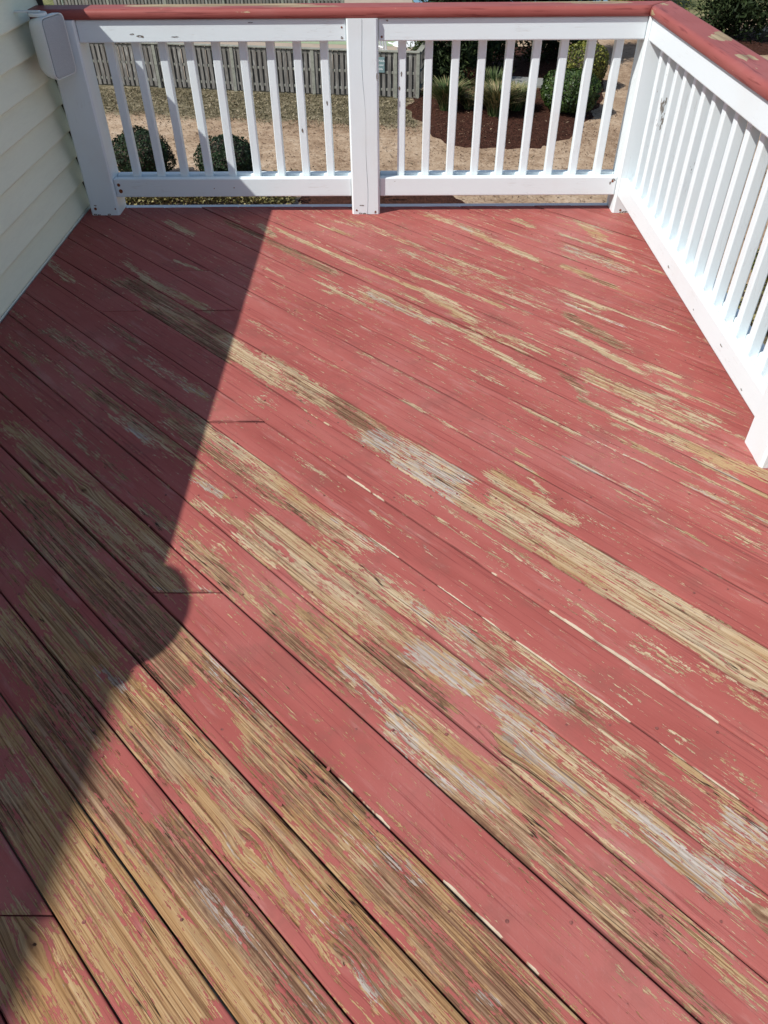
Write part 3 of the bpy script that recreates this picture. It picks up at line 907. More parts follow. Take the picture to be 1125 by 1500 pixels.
# nail heads along the joists, two to a board
bm = bmesh.new()
for Yj in JOISTS:
    for k in range(-20, 21):
        for off in (.030, .106):
            s = S0 + k * PITCH + off + random.uniform(-.008, .008); y = Yj + random.uniform(-.012, .012)
            x = r_ * s - y
            if not (-1.33 < x < 1.38) or random.random() < .22: continue
            disc(bm, (x, y + 1.5, -.0012), random.uniform(.0027, .0038), (random.uniform(-.1, .1), random.uniform(-.1, .1), 1), 9, .0022)
bm_obj('nail_head', bm, M['nail'], deck, kind='stuff')
for y in JOISTS[1:]:
    bm = bmesh.new(); bx(bm, (X0 + .01, y + 1.5 - .02, -.27), (1.385, y + 1.5 + .02, -.038)); bm_obj('joist', bm, M['joist'], deck)
bm = bmesh.new(); bx(bm, (-1.36, .108 + 1.5, -.25), (1.468, .150 + 1.5, -.003), .003); bm_obj('rim_board', bm, M['white_x'], deck)
bm = bmesh.new(); bx(bm, (1.428, -4.9 + 1.5, -.25), (1.468, .106 + 1.5, -.003), .003); bm_obj('rim_board', bm, M['white_y'], deck)
for x, y in ((1.39, .06), (0.07, .06), (1.39, -4.2), (1.39, -2.0)):
    bm = bmesh.new(); bx(bm, (x - .07, y + 1.5 - .03, GZ - .05), (x + .07, y + 1.5 + .035, -.26), .006); bm_obj('support_post', bm, M['joist'], deck)

# ------------------------------------------------------------------ railings
ZB1, ZB2, ZT1, ZT2 = .0821, .1711, .7559, .8449
def post(name, x0, x1, y0, y1, ztop, parent, m, groove=None, org=(0, 0, 0)):
    """bevelled post; groove='y' cuts a wandering drying check into the face towards -Y"""
    c = .008; N = 28
    bm = bmesh.new(); rings = []
    ph = random.random() * 6
    for i in range(N + 1):
        z = ztop * i / N
        gx = (x0 + x1) / 2 + .006 * math.sin(z * 5 + ph) + .003 * math.sin(z * 17) + .004
        w = (.0008 + .0009 * math.sin(z * 9 + 1)) if groove == 'y' else 0
        pts = [(x0, y0 + c), (x0 + c, y0)]
        if groove == 'y': pts += [(gx - w - .0004, y0), (gx, y0 + .005), (gx + w + .0004, y0)]
        pts += [(x1 - c, y0), (x1, y0 + c), (x1, y1 - c), (x1 - c, y1), (x0 + c, y1), (x0, y1 - c)]
        rings.append([bm.verts.new((px - org[0], py - org[1], z)) for px, py in pts])
    for i in range(N):
        K = len(rings[0])
        for j in range(K): bm.faces.new((rings[i][j], rings[i][(j + 1) % K], rings[i + 1][(j + 1) % K], rings[i + 1][j]))
    bm.faces.new(rings[-1]); bm.faces.new(rings[0][::-1])
    return bm_obj(name, bm, m, parent)
def rail(name, lo, hi, m, parent, bev=.005):
    c = [(a + b) / 2 for a, b in zip(lo, hi)]
    bm = bmesh.new(); bx(bm, [a - b for a, b in zip(lo, c)], [a - b for a, b in zip(hi, c)], bev)
    return bm_obj(name, bm, m, parent, c)
_bal = {}
def baluster(x, y, w, d, parent, key):
    if key not in _bal:
        bm = bmesh.new(); bx(bm, (-w / 2, -d / 2, -(ZT2 - .11) / 2 + .0), (w / 2, d / 2, (ZT2 - .11) / 2), .004)
        bmesh.ops.recalc_face_normals(bm, faces=bm.faces[:])
        me = bpy.data.meshes.new('baluster'); bm.to_mesh(me); bm.free(); me.materials.append(M['white_z']); _bal[key] = me
    o = link('baluster', _bal[key], None, parent, (x, y, (ZT2 - .002 + .108) / 2))
    o.rotation_euler = (random.uniform(-.002, .002), random.uniform(-.003, .003), random.uniform(-.03, .03))
    return o

rear = thing('deck_railing', 'white wooden railing with three posts across the far end of the deck', 'railing', (0, 0, 0), group='white deck railings')
Lx, Rx, XR = -1.190, 1.3225, 1.3337
post('post', -1.334, Lx, 0, .14, ZT2 + .0, rear, M['white_z'])
post('post', 0, .14, -.001, .139, ZT2 - .0005, rear, M['white_z'], groove='y')
post('post', Rx, Rx + .14, 0, .14, ZT2, rear, M['white_z'])
# thin flap plates seen at the foot of the posts
for (xa, xb) in ((Lx + .001, -.0015), (.1415, Rx - .001)):
    rail('top_rail', (xa, .0195, ZT1), (xb, .057, ZT2 - .001), M['white_x'], rear)
    rail('top_rail', (xa, .097, ZT1 + .003), (xb, .134, ZT2 - .001), M['white_x'], rear)
    rail('bottom_rail', (xa, .0195, ZB1), (xb, .057, ZB2), M['white_x'], rear)
    rail('bottom_rail', (xa, .097, ZB1 + .003), (xb, .134, ZB2 - .001), M['white_x'], rear)
    rail('sub_rail', (xa, .0574, ZB1 + .012), (xb, .0966, ZB2 - .018), M['white_x'], rear, .002)
for x in [-1.078, -.956, -.838, -.716, -.597, -.473, -.35, -.228, -.105, .248, .369, .491, .612, .736, .857, .981, 1.103, 1.227]:
    baluster(x, .077, .037, .0385, rear, 'r')

side_r = thing('deck_railing', 'white wooden railing with close balusters along the right side of the deck', 'railing', (1.37, -2.1, 0), group='white deck railings')
def sp(x, y): return (x - 1.37, y + 2.1)
def srail(name, lo, hi, m, bev=.005):
    a = sp(lo[0], lo[1]); b = sp(hi[0], hi[1])
    return rail(name, (a[0], a[1], lo[2]), (b[0], b[1], hi[2]), m, side_r, bev)
for (ya, yb) in ((-1.923, -.0015), (-4.35, -2.059)):
    srail('top_rail', (XR, ya, ZT1), (XR + .037, yb, ZT2 - .001), M['white_y'])
    srail('top_rail', (XR + .077, ya, ZT1 + .003), (XR + .114, yb, ZT2 - .001), M['white_y'])
    srail('bottom_rail', (XR, ya, ZB1), (XR + .037, yb, ZB2), M['white_y'])
    srail('bottom_rail', (XR + .077, ya, ZB1 + .003), (XR + .114, yb, ZB2 - .001), M['white_y'])
    srail('sub_rail', (XR + .0374, ya, ZB1 + .012), (XR + .0766, yb, ZB2 - .018), M['white_y'], .002)
post('post', Rx - 1.37, Rx + .14 - 1.37, -2.0618 + 2.1, -1.9218 + 2.1, ZT2, side_r, M['white_z'])
ys_ = [-.596 + .119 * j + .018 for j in range(4, -11, -1)] + [-2.17 - .119 * j for j in range(18)]
for i, y in enumerate(ys_):
    a = sp(XR + .057, y); o = baluster(a[0], a[1], .0385, .037, side_r, 's')
    if i in (0, 1): o['flaking'] = 1.0
    if i in (3, 9): o['flaking'] = .9

# cap rails: rounded 2x6 boards lying on the railings
def cap(name, outline, z0, z1, bare, axis, parent, org, n_len=90):
    """outline: function u,v -> (x,y), u along, v across 0..1; rounded top edges"""
    prof = [(0, z0 + .004), (0, z1 - .014), (.0045, z1 - .0055), (.012, z1 - .0012), (.022, z1)]
    W_ = .14
    vs_ = [(a / W_, z) for a, z in prof] + [(.02 * j + .17, z1) for j in range(0, 34)] + [(1 - a / W_, z) for a, z in reversed(prof)] + [(1 - .004 / W_, z0), (.004 / W_, z0)]
    vs_ = [p for p in vs_]
    V = []; Bv = []
    for i in range(n_len + 1):
        for v, z in vs_:
            x, y = outline(i / n_len, v)
            V.append((x - org[0], y - org[1], z)); Bv.append(bare(x, y, v))
    K = len(vs_); F = []
    for i in range(n_len):
        for j in range(K):
            a, b = i * K + j, i * K + (j + 1) % K
            F.append((a, b, b + K, a + K))
    me = mesh_np(name, V, F)
    b2 = bmesh.new(); b2.from_mesh(me); b2.verts.ensure_lookup_table()
    b2.faces.new([b2.verts[j] for j in range(K)]); b2.faces.new([b2.verts[n_len * K + j] for j in range(K)][::-1])
    bmesh.ops.recalc_face_normals(b2, faces=b2.faces[:]); b2.to_mesh(me); b2.free()
    fattr(me, 'bare', Bv)
    o = link(name, me, M['cap'], parent, org if parent is None else (0, 0, 0)); o['axis'] = float(axis)
    return o
CY0, CY1, CX0, CX1 = .0065, .150, 1.3195, 1.452
def pat(x, y, spots):
    b = 0
    for (px, py, rx, ry, a) in spots:
        d = ((x - px) / rx) ** 2 + ((y - py) / ry) ** 2
        b = max(b, a * max(0, min(1, (1.5 - d) / .9)))
    return b
REARS = [(-.6, .115, .36, .035, 1), (-.72, .09, .24, .03, .9), (-.36, .09, .22, .02, .9), (-.2, .05, .16, .018, .85), (1.1, .1, .16, .03, .75), (-.19, -.03, .03, .012, .6), (.95, .13, .2, .02, .6)]
def rear_out(u, v):
    xe = CX0 - .002 + (CX1 - CX0) * v
    xs = -1.384
    return (xs + (xe - xs) * u, CY0 + (CY1 - CY0) * v)
cap('cap_rail', rear_out, ZT2 + .0005, .8835, lambda x, y, v: pat(x, y, REARS), 0, rear, (0, 0, 0))
SIDES = [(1.408, -.66, .042, .055, .95), (1.43, -.60, .03, .06, .9), (1.385, -.965, .03, .045, .95), (1.315, -.03, .012, .02, .8), (1.39, .05, .02, .03, .6)]
def side_out(u, v):
    ye = CY0 + (CY1 - CY0) * v
    return (CX0 + (CX1 - CX0) * v, ye + (-4.4 - ye) * u)
cap('cap_rail', side_out, ZT2 + .0005, .8835, lambda x, y, v: pat(x, y, SIDES), 1, side_r, (1.37, -2.1), 160)

# nail heads, rust stains and gouges on the white work
bm = bmesh.new()
for (x, y, z, r) in [(-1.167, .0195, .143, .010), (-1.163, .0195, .113, .0125), (-.69, .0195, .124, .003), (-.59, .0195, .127, .0035), (.156, .0195, .773, .006), (-.02, .0195, .81, .005), (-1.307, 0, .033, .009), (-1.206, 0, .032, .005), (.023, -.001, .02, .006), (.118, -.001, .012, .006), (1.362, 0, .014, .007), (1.30, .0195, .15, .007)]:
    disc(bm, (x, y + .0004, z), r * .8, (0, -1, 0), 9, .0016)
bm_obj('nail_head', bm, M['rust'], rear, kind='stuff')
def gouge(x, y, z, w, h, parent, off=(0, 0), ax='y'):
    bm = bmesh.new(); N = 14; top = []
    for i in range(N):
        a = 2 * math.pi * i / N; k = random.uniform(.55, 1.1)
        u, v = math.cos(a) * w * k, math.sin(a) * h * k
        top.append(bm.verts.new((u, -.0009, v) if ax == 'y' else (-.0009, u, v)))
    cent = bm.verts.new((0, .0004, 0) if ax == 'y' else (.0004, 0, 0))
    for i in range(N): bm.faces.new((top[i], top[(i + 1) % N], cent))
    bm_obj('paint_chip', bm, M['gouge'], parent, (x - off[0], y - off[1], z))
for (x, z, w, h) in [(-.916, .781, .019, .0045), (-.905, .779, .008, .004), (-.759, .778, .02, .0022), (-.95, .789, .012, .003), (-.021, .771, .006, .006), (.18, .835, .006, .004), (-.42, .83, .012, .002), (1.305, .155, .010, .008), (1.29, .14, .006, .008)]:
    gouge(x, .0195, z, w, h, rear)
gouge(.1335, -.001, .62, .004, .017, rear)
for xc, w_ in ((-1.262, .06), (.07, .06), (1.37, .04)):
    for i in range(5):
        gouge(xc + random.uniform(-w_, w_), -.001 if abs(xc - .07) < .01 else 0, random.uniform(.002, .007) if i < 4 else random.uniform(.02, .05), random.uniform(.004, .013), random.uniform(.002, .005), rear)
for (x, z) in [(.245, .62), (.236, .56), (-.104, .5), (-.23, .38)]:
    gouge(x, .0575, z, .004, .012, rear)
for (y, z, w, h) in [(-.9, .12, .012, .006), (-1.25, .11, .007, .003), (-1.55, .13, .015, .003), (-1.78, .10, .008, .004)]:
    gouge(XR, y, z, w, h, side_r, (1.37, -2.1), 'x')

# ------------------------------------------------------------------ house side wall with lap siding
XW = -1.386
wall = thing('house_wall', 'shaded cream lap siding wall along the left side of the deck', 'wall', (XW - .08, -1.6, 0))
WY0, WY1 = -3.36, .165
bm = bmesh.new(); bx(bm, (-.075, WY0 + 1.6 + .004, GZ), (.062, WY1 + 1.6 - .004, 1.125)); bm_obj('sheathing', bm, M['wallcore'], wall)
def siding(z0, z1, side):
    """one course: leans out 12 mm at the foot with a rolled butt edge"""
    bm = bmesh.new(); L0, L1 = WY0 + 1.6, WY1 + 1.6 - .012
    prof = [(0.0, z1), (.0265, z0 + .007), (.0272, z0 + .001), (.0245, z0 - .004), (.006, z0 - .004), (-.006, z1 - .004)]
    xs = .0615
    a = [bm.verts.new((side * (xs + px), L0, pz)) for px, pz in prof]; b = [bm.verts.new((side * (xs + px), L1, pz)) for px, pz in prof]
    for i in range(len(prof)): bm.faces.new((a[i], a[(i + 1) % 6], b[(i + 1) % 6], b[i]))
    bm.faces.new(a); bm.faces.new(b[::-1])
    bm_obj('siding_board', bm, M['siding'], wall)
z = .0125
while z < 1.1:
    siding(z, min(z + .1195, 1.128), 1)
    z += .1195
bm = bmesh.new(); bx(bm, (.063, WY0 + 1.6, -.012), (.088, WY1 + 1.6 - .012, .006), .003); bx(bm, (.063, WY0 + 1.6, -.03), (.094, WY1 + 1.6 - .012, -.014), .002); bm_obj('base_trim', bm, M['trim'], wall)
bm = bmesh.new(); bx(bm, (.0635, WY1 + 1.6 - .0115, GZ), (.104, WY1 + 1.6 + .0005, 1.125), .002); bm_obj('dark_gap_strip', bm, M['wallcore'], wall)  # solid strip, its dark colour stands for the shade in the gap beside the post
bm = bmesh.new(); bx(bm, (-.088, WY1 + 1.6 + .001, GZ), (.076, WY1 + 1.6 + .03, 1.125), .003); bm_obj('corner_trim', bm, M['trim'], wall)
bm = bmesh.new(); bx(bm, (-.11, WY0 + 1.6 - .02, 1.130), (.098, WY1 + 1.6 + .035, 1.1655), .004); bm_obj('shadow_coping', bm, M['trim'], wall)  # coping out of view, set at the height that casts the wall shadow edge
zz_ = -.12
# unseen house body, shaped so its eave casts the shadow edge on the near deck
EZ = 3.9; EX = -.43 - .82 * EZ
house = thing('house', 'unseen house left of the deck, shaped for its eave shadow on the boards', 'house', (-8, -9, GZ))
bm = bmesh.new(); bx(bm, (-4, -6.2, 0), (8 + EX - .32, 4.36, EZ - GZ - .02)); bm_obj('wall', bm, M['siding'], house)
bm = bmesh.new()
a = [(-4.4, -6.6), (8 + EX, -6.6), (8 + EX, 4.62), (-4.4, 4.62)]
lo = [bm.verts.new((x, y, EZ - GZ - .12)) for x, y in a]; hi = [bm.verts.new((x, y, EZ - GZ)) for x, y in a]
mid = [bm.verts.new((-.4, -6.6, EZ - GZ + 1.0)), bm.verts.new((-.4, 4.62, EZ - GZ + 1.0))]
bm.faces.new(lo[::-1])
for i in range(4): bm.faces.new((lo[i], lo[(i + 1) % 4], hi[(i + 1) % 4], hi[i]))
bm.faces.new((hi[0], hi[1], mid[0])); bm.faces.new((hi[2], hi[3], mid[1])); bm.faces.new((hi[1], hi[2], mid[1], mid[0])); bm.faces.new((hi[3], hi[0], mid[0], mid[1]))
bm_obj('roof', bm, M['roof'], house)
# unseen bowl shape added on the wall end to cast the bulge on the boards
bowl = bmesh.new()
prof = [(.05, 0), (.075, .012), (.094, .05), (.106, .08), (.112, .084), (.112, .098), (.10, .098), (.08, .04), (0.001, .025)]
rr = []
for (r, zq) in prof: rr.append([bowl.verts.new((r * math.cos(2 * math.pi * i / 24), 1.5 * r * math.sin(2 * math.pi * i / 24), zq)) for i in range(24)])
for i in range(len(rr) - 1):
    for j in range(24): bowl.faces.new((rr[i][j], rr[i][(j + 1) % 24], rr[i + 1][(j + 1) % 24], rr[i + 1][j]))
bowl.faces.new(rr[0][::-1])
o = bm_obj('shadow_bowl', bowl, M['clay'], None, (XW - .08, -3.215, 1.1655), True)
tag(o, 'unseen bowl shape added on the siding wall to cast the shadow bulge', 'shadow caster')

# ------------------------------------------------------------------ loudspeaker on the wall
spk = thing('loudspeaker', 'white outdoor loudspeaker with grey grille fixed to the siding', 'speaker', (-1.264, -.175, .765))
nx = Vector((.966, -.26, 0)); ex = Vector((.26, .966, 0))
def spv(w, d, h): return Vector((ex.x * w - nx.x * d, ex.y * w - nx.y * d, h))
def rrect(w0, w1, h0, h1, rc, n=5):
    out = []
    for (cx, cy, a0) in ((w1 - rc, h1 - rc, 0), (w0 + rc, h1 - rc, 90), (w0 + rc, h0 + rc, 180), (w1 - rc, h0 + rc, 270)):
        for i in range(n + 1):
            a = math.radians(a0 + 90 * i / n); out.append((cx + rc * math.cos(a), cy + rc * math.sin(a)))
    return out
WS, HS = .163, .232
def loft(bm, secs, capa=True, capb=True):
    R_ = [[bm.verts.new(spv(w, d, h)) for w, h in pts] for d, pts in secs]
    K = len(R_[0])
    for i in range(len(R_) - 1):
        for j in range(K): bm.faces.new((R_[i][j], R_[i][(j + 1) % K], R_[i + 1][(j + 1) % K], R_[i + 1][j]))
    if capa: bm.faces.new(R_[0])
    if capb: bm.faces.new(R_[-1][::-1])
bm = bmesh.new()
def sec(d, ins, rc): return (d, rrect(ins, WS - ins, -HS / 2 + ins * .8, HS / 2 - ins * .8, rc))
loft(bm, [sec(.006, .0065, .02), sec(.0, .005, .022), sec(-.002, .001, .024), sec(.004, 0, .026), sec(.03, .001, .03), sec(.06, .010, .034), (.085, rrect(.028, WS - .028, -HS / 2 + .022, HS / 2 - .014, .03)), (.098, rrect(.05, WS - .05, -HS / 2 + .05, HS / 2 - .035, .02))], True, True)
bm_obj('cabinet', bm, M['speaker'], spk, smooth=True)
bm = bmesh.new()
loft(bm, [sec(-.0035, .014, .016), sec(-.0028, .0085, .019), sec(.008, .0078, .02)], True, True)
bm_obj('grille', bm, M['grille'], spk)
bm = bmesh.new()
cc = spv(.055, .045, HS / 2)
for (r0, z0, r1, z1) in ((.036, .000, .038, .006), (.038, .006, .036, .012)):
    tube(bm, [cc + Vector((0, 0, z0)), cc + Vector((0, 0, z1))], [r0, r1], 22)
bx(bm, (-.13, cc.y - .012, HS / 2 + .0125), (cc.x + .012, cc.y + .012, HS / 2 + .0185), .002)
bm_obj('bracket', bm, M['speaker'], spk)

# ------------------------------------------------------------------ pool fence
FD = Vector((-.983, .184, 0)); FN = Vector((-.184, -.983, 0))     # along the fence to the left, and towards the deck
F0 = Vector((.985, 19.34, GZ))
_pk = {}
def picket_mesh(h, w, t=.018):
    key = (h, w)
    if key not in _pk:
        bm = bmesh.new(); bx(bm, (-w / 2, -t / 2, 0), (w / 2, t / 2, h))
        me = bpy.data.meshes.new('picket'); bm.to_mesh(me); bm.free(); me.materials.append(M['fence']); _pk[key] = me
    return _pk[key]
def fence(label, start, dirv, length, hgt, posts, sides=(1, -1), lod=False):
    ang = math.atan2(dirv.y, dirv.x); nrm = Vector((math.sin(ang), -math.cos(ang), 0))
    f = thing('pool_fence', label, 'fence', start, ang, 'weathered shadowbox fences around the pool')
    nP = int(length / .147)
    for sd in sides:
        for i in range(nP):
            x = .07 + i * .147 + (.0735 if sd < 0 else 0) + random.uniform(-.006, .006)
            if x > length - .05: continue
            o = link('picket', picket_mesh(hgt - .06, .088), None, f, (x, sd * .0285, .035 + random.uniform(-.012, .012)))
            o.rotation_euler = (0, random.uniform(-.012, .012), random.uniform(-.05, .05))
    for zc in (.2, .62, hgt - .09):
        bm = bmesh.new(); bx(bm, (0, -.0185, -.032), (length, .0185, .032), .004); bm_obj('fence_rail', bm, M['fencetrim'], f, (0, 0, zc))
    bm = bmesh.new(); bx(bm, (-.04, -.075, 0), (length, .075, .028), .004); bm_obj('fence_cap', bm, M['fencetrim'], f, (0, 0, hgt - .02))
    for x in posts:
        bm = bmesh.new(); bx(bm, (-.047, -.046, -.1), (.047, .06, hgt - .022), .006); bm_obj('fence_post', bm, M['fencetrim'], f, (x, .0, 0))
    return f
# local +y of the fence faces away/towards: start at the right corner, run left
fence('long weathered grey shadowbox fence between the lawn and the pool', F0, FD, 11.8, 1.13, [.0, .62, 2.95, 5.28, 7.6, 9.95])
fence('short end run of weathered fence turning away behind the dark evergreen', F0 + Vector((.03, .12, 0)), Vector((.184, .983, 0)), 3.2, 1.13, [1.6, 3.1], sides=(1,))
fence('far weathered fence on the opposite side of the pool', Vector((-1.6, 31.2, GZ)), Vector((-.99, .12, 0)), 12, 1.2, [0, 2.4, 4.8, 7.2, 9.6], sides=(1, -1))
bm = bmesh.new(); 
tube(bm, [(0, 0, 0), (0, 0, 1.32), (.0, 0, 1.35), (9.5, -1.4, 1.35)], .03, 6)
tube(bm, [(9.5, -1.4, 0), (9.5, -1.4, 1.35)], .03, 6)
o = bm_obj('pipe_rail', bm, M['palebark'], None, (-12.2, 30.2, GZ)); tag(o, 'thin pale pipe rail seen past the house corner above the red cap', 'rail')

# sign on the fence
sx_ = 1.12
sgp = F0 + FD * sx_ + FN * .055 + Vector((0, 0, .62))
sg = thing('pool_sign', 'small teal sign reading PRIVATE POOL hung on the fence beside the middle deck post', 'sign', sgp, math.atan2(-FD.y, -FD.x))
bm = bmesh.new(); bx(bm, (-.2, -.006, 0), (.2, .006, .37), .004); bm_obj('sign_panel', bm, M['sign'], sg)
for txt, zt, sz in (('PRIVATE POOL', .262, .062), ('Residents and', .165, .060), ('Guests Only', .07, .060)):
    cu = bpy.data.curves.new('lettering', 'FONT'); cu.body = txt; cu.size = sz; cu.align_x = 'CENTER'; cu.extrude = .001; cu.offset = .0008
    tmp = bpy.data.objects.new('tmp', cu); COL.objects.link(tmp)
    bpy.context.view_layer.update()
    me = bpy.data.meshes.new_from_object(tmp.evaluated_get(bpy.context.evaluated_depsgraph_get()))
    bpy.data.objects.remove(tmp); me.name = 'lettering'
    me.materials.clear()
    o = link('lettering', me, M['lettering'], sg, (0, -.008, zt)); o.rotation_euler = (math.pi / 2, 0, 0)

# white resin pool furniture
ch = thing('pool_chair', 'white resin armchair by the pool just behind the fence sign', 'chair', (.10, 22.9, GZ), math.radians(35))
bm = bmesh.new(); bx(bm, (-.25, -.24, .40), (.25, .24, .43), .01); bm_obj('seat', bm, M['resin'], ch)
bm = bmesh.new()
T = Matrix.Translation((0, .24, .42)) @ Matrix.Rotation(math.radians(-14), 4, 'X')
for i in range(5): bx(bm, (-.22 + i * .092, -.012, .02), (-.22 + i * .092 + .062, .012, .46), .004, mat=T)
bx(bm, (-.25, -.014, .42), (.25, .014, .5), .01, mat=T)
bm_obj('backrest', bm, M['resin'], ch)
for sx in (-1, 1):
    for sy in (-1, 1):
        bm = bmesh.new(); tube(bm, [(sx * .27, sy * .25, 0), (sx * .24, sy * .22, .42)], [.018, .024], 6); bm_obj('leg', bm, M['resin'], ch)
    bm = bmesh.new(); bx(bm, (sx * .27 - .03, -.26, .62), (sx * .27 + .03, .26, .65), .01); tube(bm, [(sx * .27, -.24, .42), (sx * .27, -.24, .63)], .02, 6); bm_obj('armrest', bm, M['resin'], ch)
tb = thing('pool_table', 'round white resin table beside the white pool chair', 'table', (.78, 22.7, GZ))
bm = bmesh.new(); tube(bm, [(0, 0, .68), (0, 0, .715)], .48, 28); bm_obj('table_top', bm, M['resin'], tb)
for a in (45, 135, 225, 315):
    bm = bmesh.new(); tube(bm, [(.36 * math.cos(math.radians(a)), .36 * math.sin(math.radians(a)), 0), (.22 * math.cos(math.radians(a)), .22 * math.sin(math.radians(a)), .68)], .022, 6); bm_obj('leg', bm, M['resin'], tb)

# ------------------------------------------------------------------ plants
def leaf_quads(C, N, U, ln, wd, curl=.25):
    """leaf quads at centres C, facing N, long axis U; returns V,F"""
    N = N / (np.linalg.norm(N, axis=1, keepdims=True) + 1e-9)
    U = U - N * (U * N).sum(1, keepdims=True); U /= (np.linalg.norm(U, axis=1, keepdims=True) + 1e-9)
    S = np.cross(N, U)
    ln = np.asarray(ln).reshape(-1, 1); wd = np.asarray(wd).reshape(-1, 1)
    V = np.stack([C - U * ln * .5, C + S * wd * .5 + N * wd * curl, C + U * ln * .5, C - S * wd * .5 + N * wd * curl], 1).reshape(-1, 3)
    F = np.arange(len(V)).reshape(-1, 4)
    return V, F
def rdir(n):
    v = RNG.normal(size=(n, 3)); return v / np.linalg.norm(v, axis=1, keepdims=True)
def leafmesh(name, V, F, lv, m, parent=None, loc=(0, 0, 0), kind=None):
    me = mesh_np(name, V, F); fattr(me, 'lv', np.repeat(lv, len(V) // len(lv)))
    return link(name, me, m, parent, loc, kind)
def lump(P, seed, f=2.2):
    """cheap smooth pseudo noise in -1..1"""
    r = np.random.default_rng(seed); o = np.zeros(len(P))
    for i in range(5):
        k = r.normal(size=3) * f * (1 + i * .6); o += np.sin(P @ k + r.uniform(0, 6)) / (1 + i * .5)
    return o / 2.2
def shrub(name, label, cat, x, y, rx, ry, h, nl, ls, m, seed, group=None, sq=2.6, z0=.06, am=.07):
    t = thing(name, label, cat, (x, y, GZ + .03), random.uniform(0, 6), group)
    d = rdir(nl)
    p = np.abs(d) ** sq; sc_ = (p.sum(1)) ** (-1 / sq)
    S = d * sc_[:, None]
    S = S * (1 + am * lump(S, seed, 2.5) + am * .55 * lump(S, seed + 1, 7))[:, None]
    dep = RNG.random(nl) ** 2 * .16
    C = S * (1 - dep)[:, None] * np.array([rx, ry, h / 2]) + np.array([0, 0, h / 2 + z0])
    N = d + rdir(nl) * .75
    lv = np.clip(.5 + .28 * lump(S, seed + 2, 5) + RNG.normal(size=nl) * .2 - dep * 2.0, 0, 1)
    V, F = leaf_quads(C, N, rdir(nl), ls * RNG.uniform(.7, 1.3, nl), ls * .62 * RNG.uniform(.7, 1.2, nl))
    leafmesh('crown', V, F, lv, m, t)
    bm = bmesh.new(); bmesh.ops.create_icosphere(bm, subdivisions=3, radius=1)
    for v in bm.verts:
        s_ = (abs(v.co.x) ** sq + abs(v.co.y) ** sq + abs(v.co.z) ** sq) ** (-1 / sq)
        v.co = Vector((v.co.x * s_ * rx * .84, v.co.y * s_ * ry * .84, v.co.z * s_ * h / 2 * .84 + h / 2 + z0))
    o = bm_obj('inner_twigs', bm, M['bark'], t)
    bm = bmesh.new()
    for i in range(4): tube(bm, [(random.uniform(-.06, .06), random.uniform(-.06, .06), -.03), (random.uniform(-.3, .3) * rx, random.uniform(-.3, .3) * ry, h * .5)], [.02, .012], 5)
    bm_obj('stem', bm, M['bark'], t)
    return t
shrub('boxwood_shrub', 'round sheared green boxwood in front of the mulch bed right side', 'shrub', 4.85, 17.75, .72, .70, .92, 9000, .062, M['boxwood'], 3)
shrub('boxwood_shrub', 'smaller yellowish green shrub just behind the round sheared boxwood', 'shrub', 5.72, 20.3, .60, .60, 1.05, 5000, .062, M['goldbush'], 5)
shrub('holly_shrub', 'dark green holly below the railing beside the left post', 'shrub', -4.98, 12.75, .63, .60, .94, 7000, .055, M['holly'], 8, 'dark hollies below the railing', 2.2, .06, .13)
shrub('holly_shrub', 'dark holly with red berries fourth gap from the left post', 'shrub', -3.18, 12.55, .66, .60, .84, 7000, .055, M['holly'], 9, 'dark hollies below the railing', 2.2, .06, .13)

def conifer(name, label, x, y, h, r, nl, seed, m, base=.25, ls=.16, squat=.55):
    t = thing(name, label, 'tree', (x, y, GZ), random.uniform(0, 6), 'dark evergreens around the pool corner')
    bm = bmesh.new(); tube(bm, [(0, 0, -.1), (.02, .01, h * .5), (0, 0, h * .97)], [.11, .07, .012], 8)
    nb = 70
    rg = np.random.default_rng(seed)
    Cs = []; Us = []; LV = []
    for i in range(nb):
        fz = (i + rg.random()) / nb; z = base + (h - base) * fz ** .9
        rad = r * (1 - fz) ** squat * rg.uniform(.72, 1.12) * (min(1, .55 + fz * 4))
        a = i * 2.399 + rg.uniform(-.4, .4)
        tip = np.array([math.cos(a) * rad, math.sin(a) * rad, z + rad * rg.uniform(-.15, .45)])
        root = np.array([0, 0, z - .05])
        if i % 2 == 0: tube(bm, [root, tip * np.array([.8, .8, 1])], [.02, .006], 4)
        k = max(20, int(nl / nb * (1.3 - fz * .6)))
        u = rg.random(k) ** .6
        c = root + (tip - root) * u[:, None] + rg.normal(size=(k, 3)) * (.10 + .10 * rad)
        Cs.append(c); dirv = (tip - root) / np.linalg.norm(tip - root)
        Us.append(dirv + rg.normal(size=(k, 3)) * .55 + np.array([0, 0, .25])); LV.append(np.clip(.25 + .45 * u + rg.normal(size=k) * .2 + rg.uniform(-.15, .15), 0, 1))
    C = np.concatenate(Cs); U = np.concatenate(Us); lv = np.concatenate(LV)
    C[:, 2] = np.maximum(C[:, 2], .05)
    V, F = leaf_quads(C, rdir(len(C)) + C * .4, U, ls * RNG.uniform(.6, 1.5, len(C)), ls * .28 * RNG.uniform(.7, 1.4, len(C)))
    leafmesh('crown', V, F, lv, m, t)
    bm_obj('trunk', bm, M['bark'], t)
    return t
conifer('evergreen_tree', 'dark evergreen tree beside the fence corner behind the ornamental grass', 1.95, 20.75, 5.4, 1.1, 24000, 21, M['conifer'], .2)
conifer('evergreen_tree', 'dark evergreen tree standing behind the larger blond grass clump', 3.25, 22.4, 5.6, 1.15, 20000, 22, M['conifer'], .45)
conifer('evergreen_tree', 'dark evergreen tree standing behind the round sheared boxwood', 5.35, 23.6, 5.0, 1.35, 18000, 23, M['conifer'], .2)
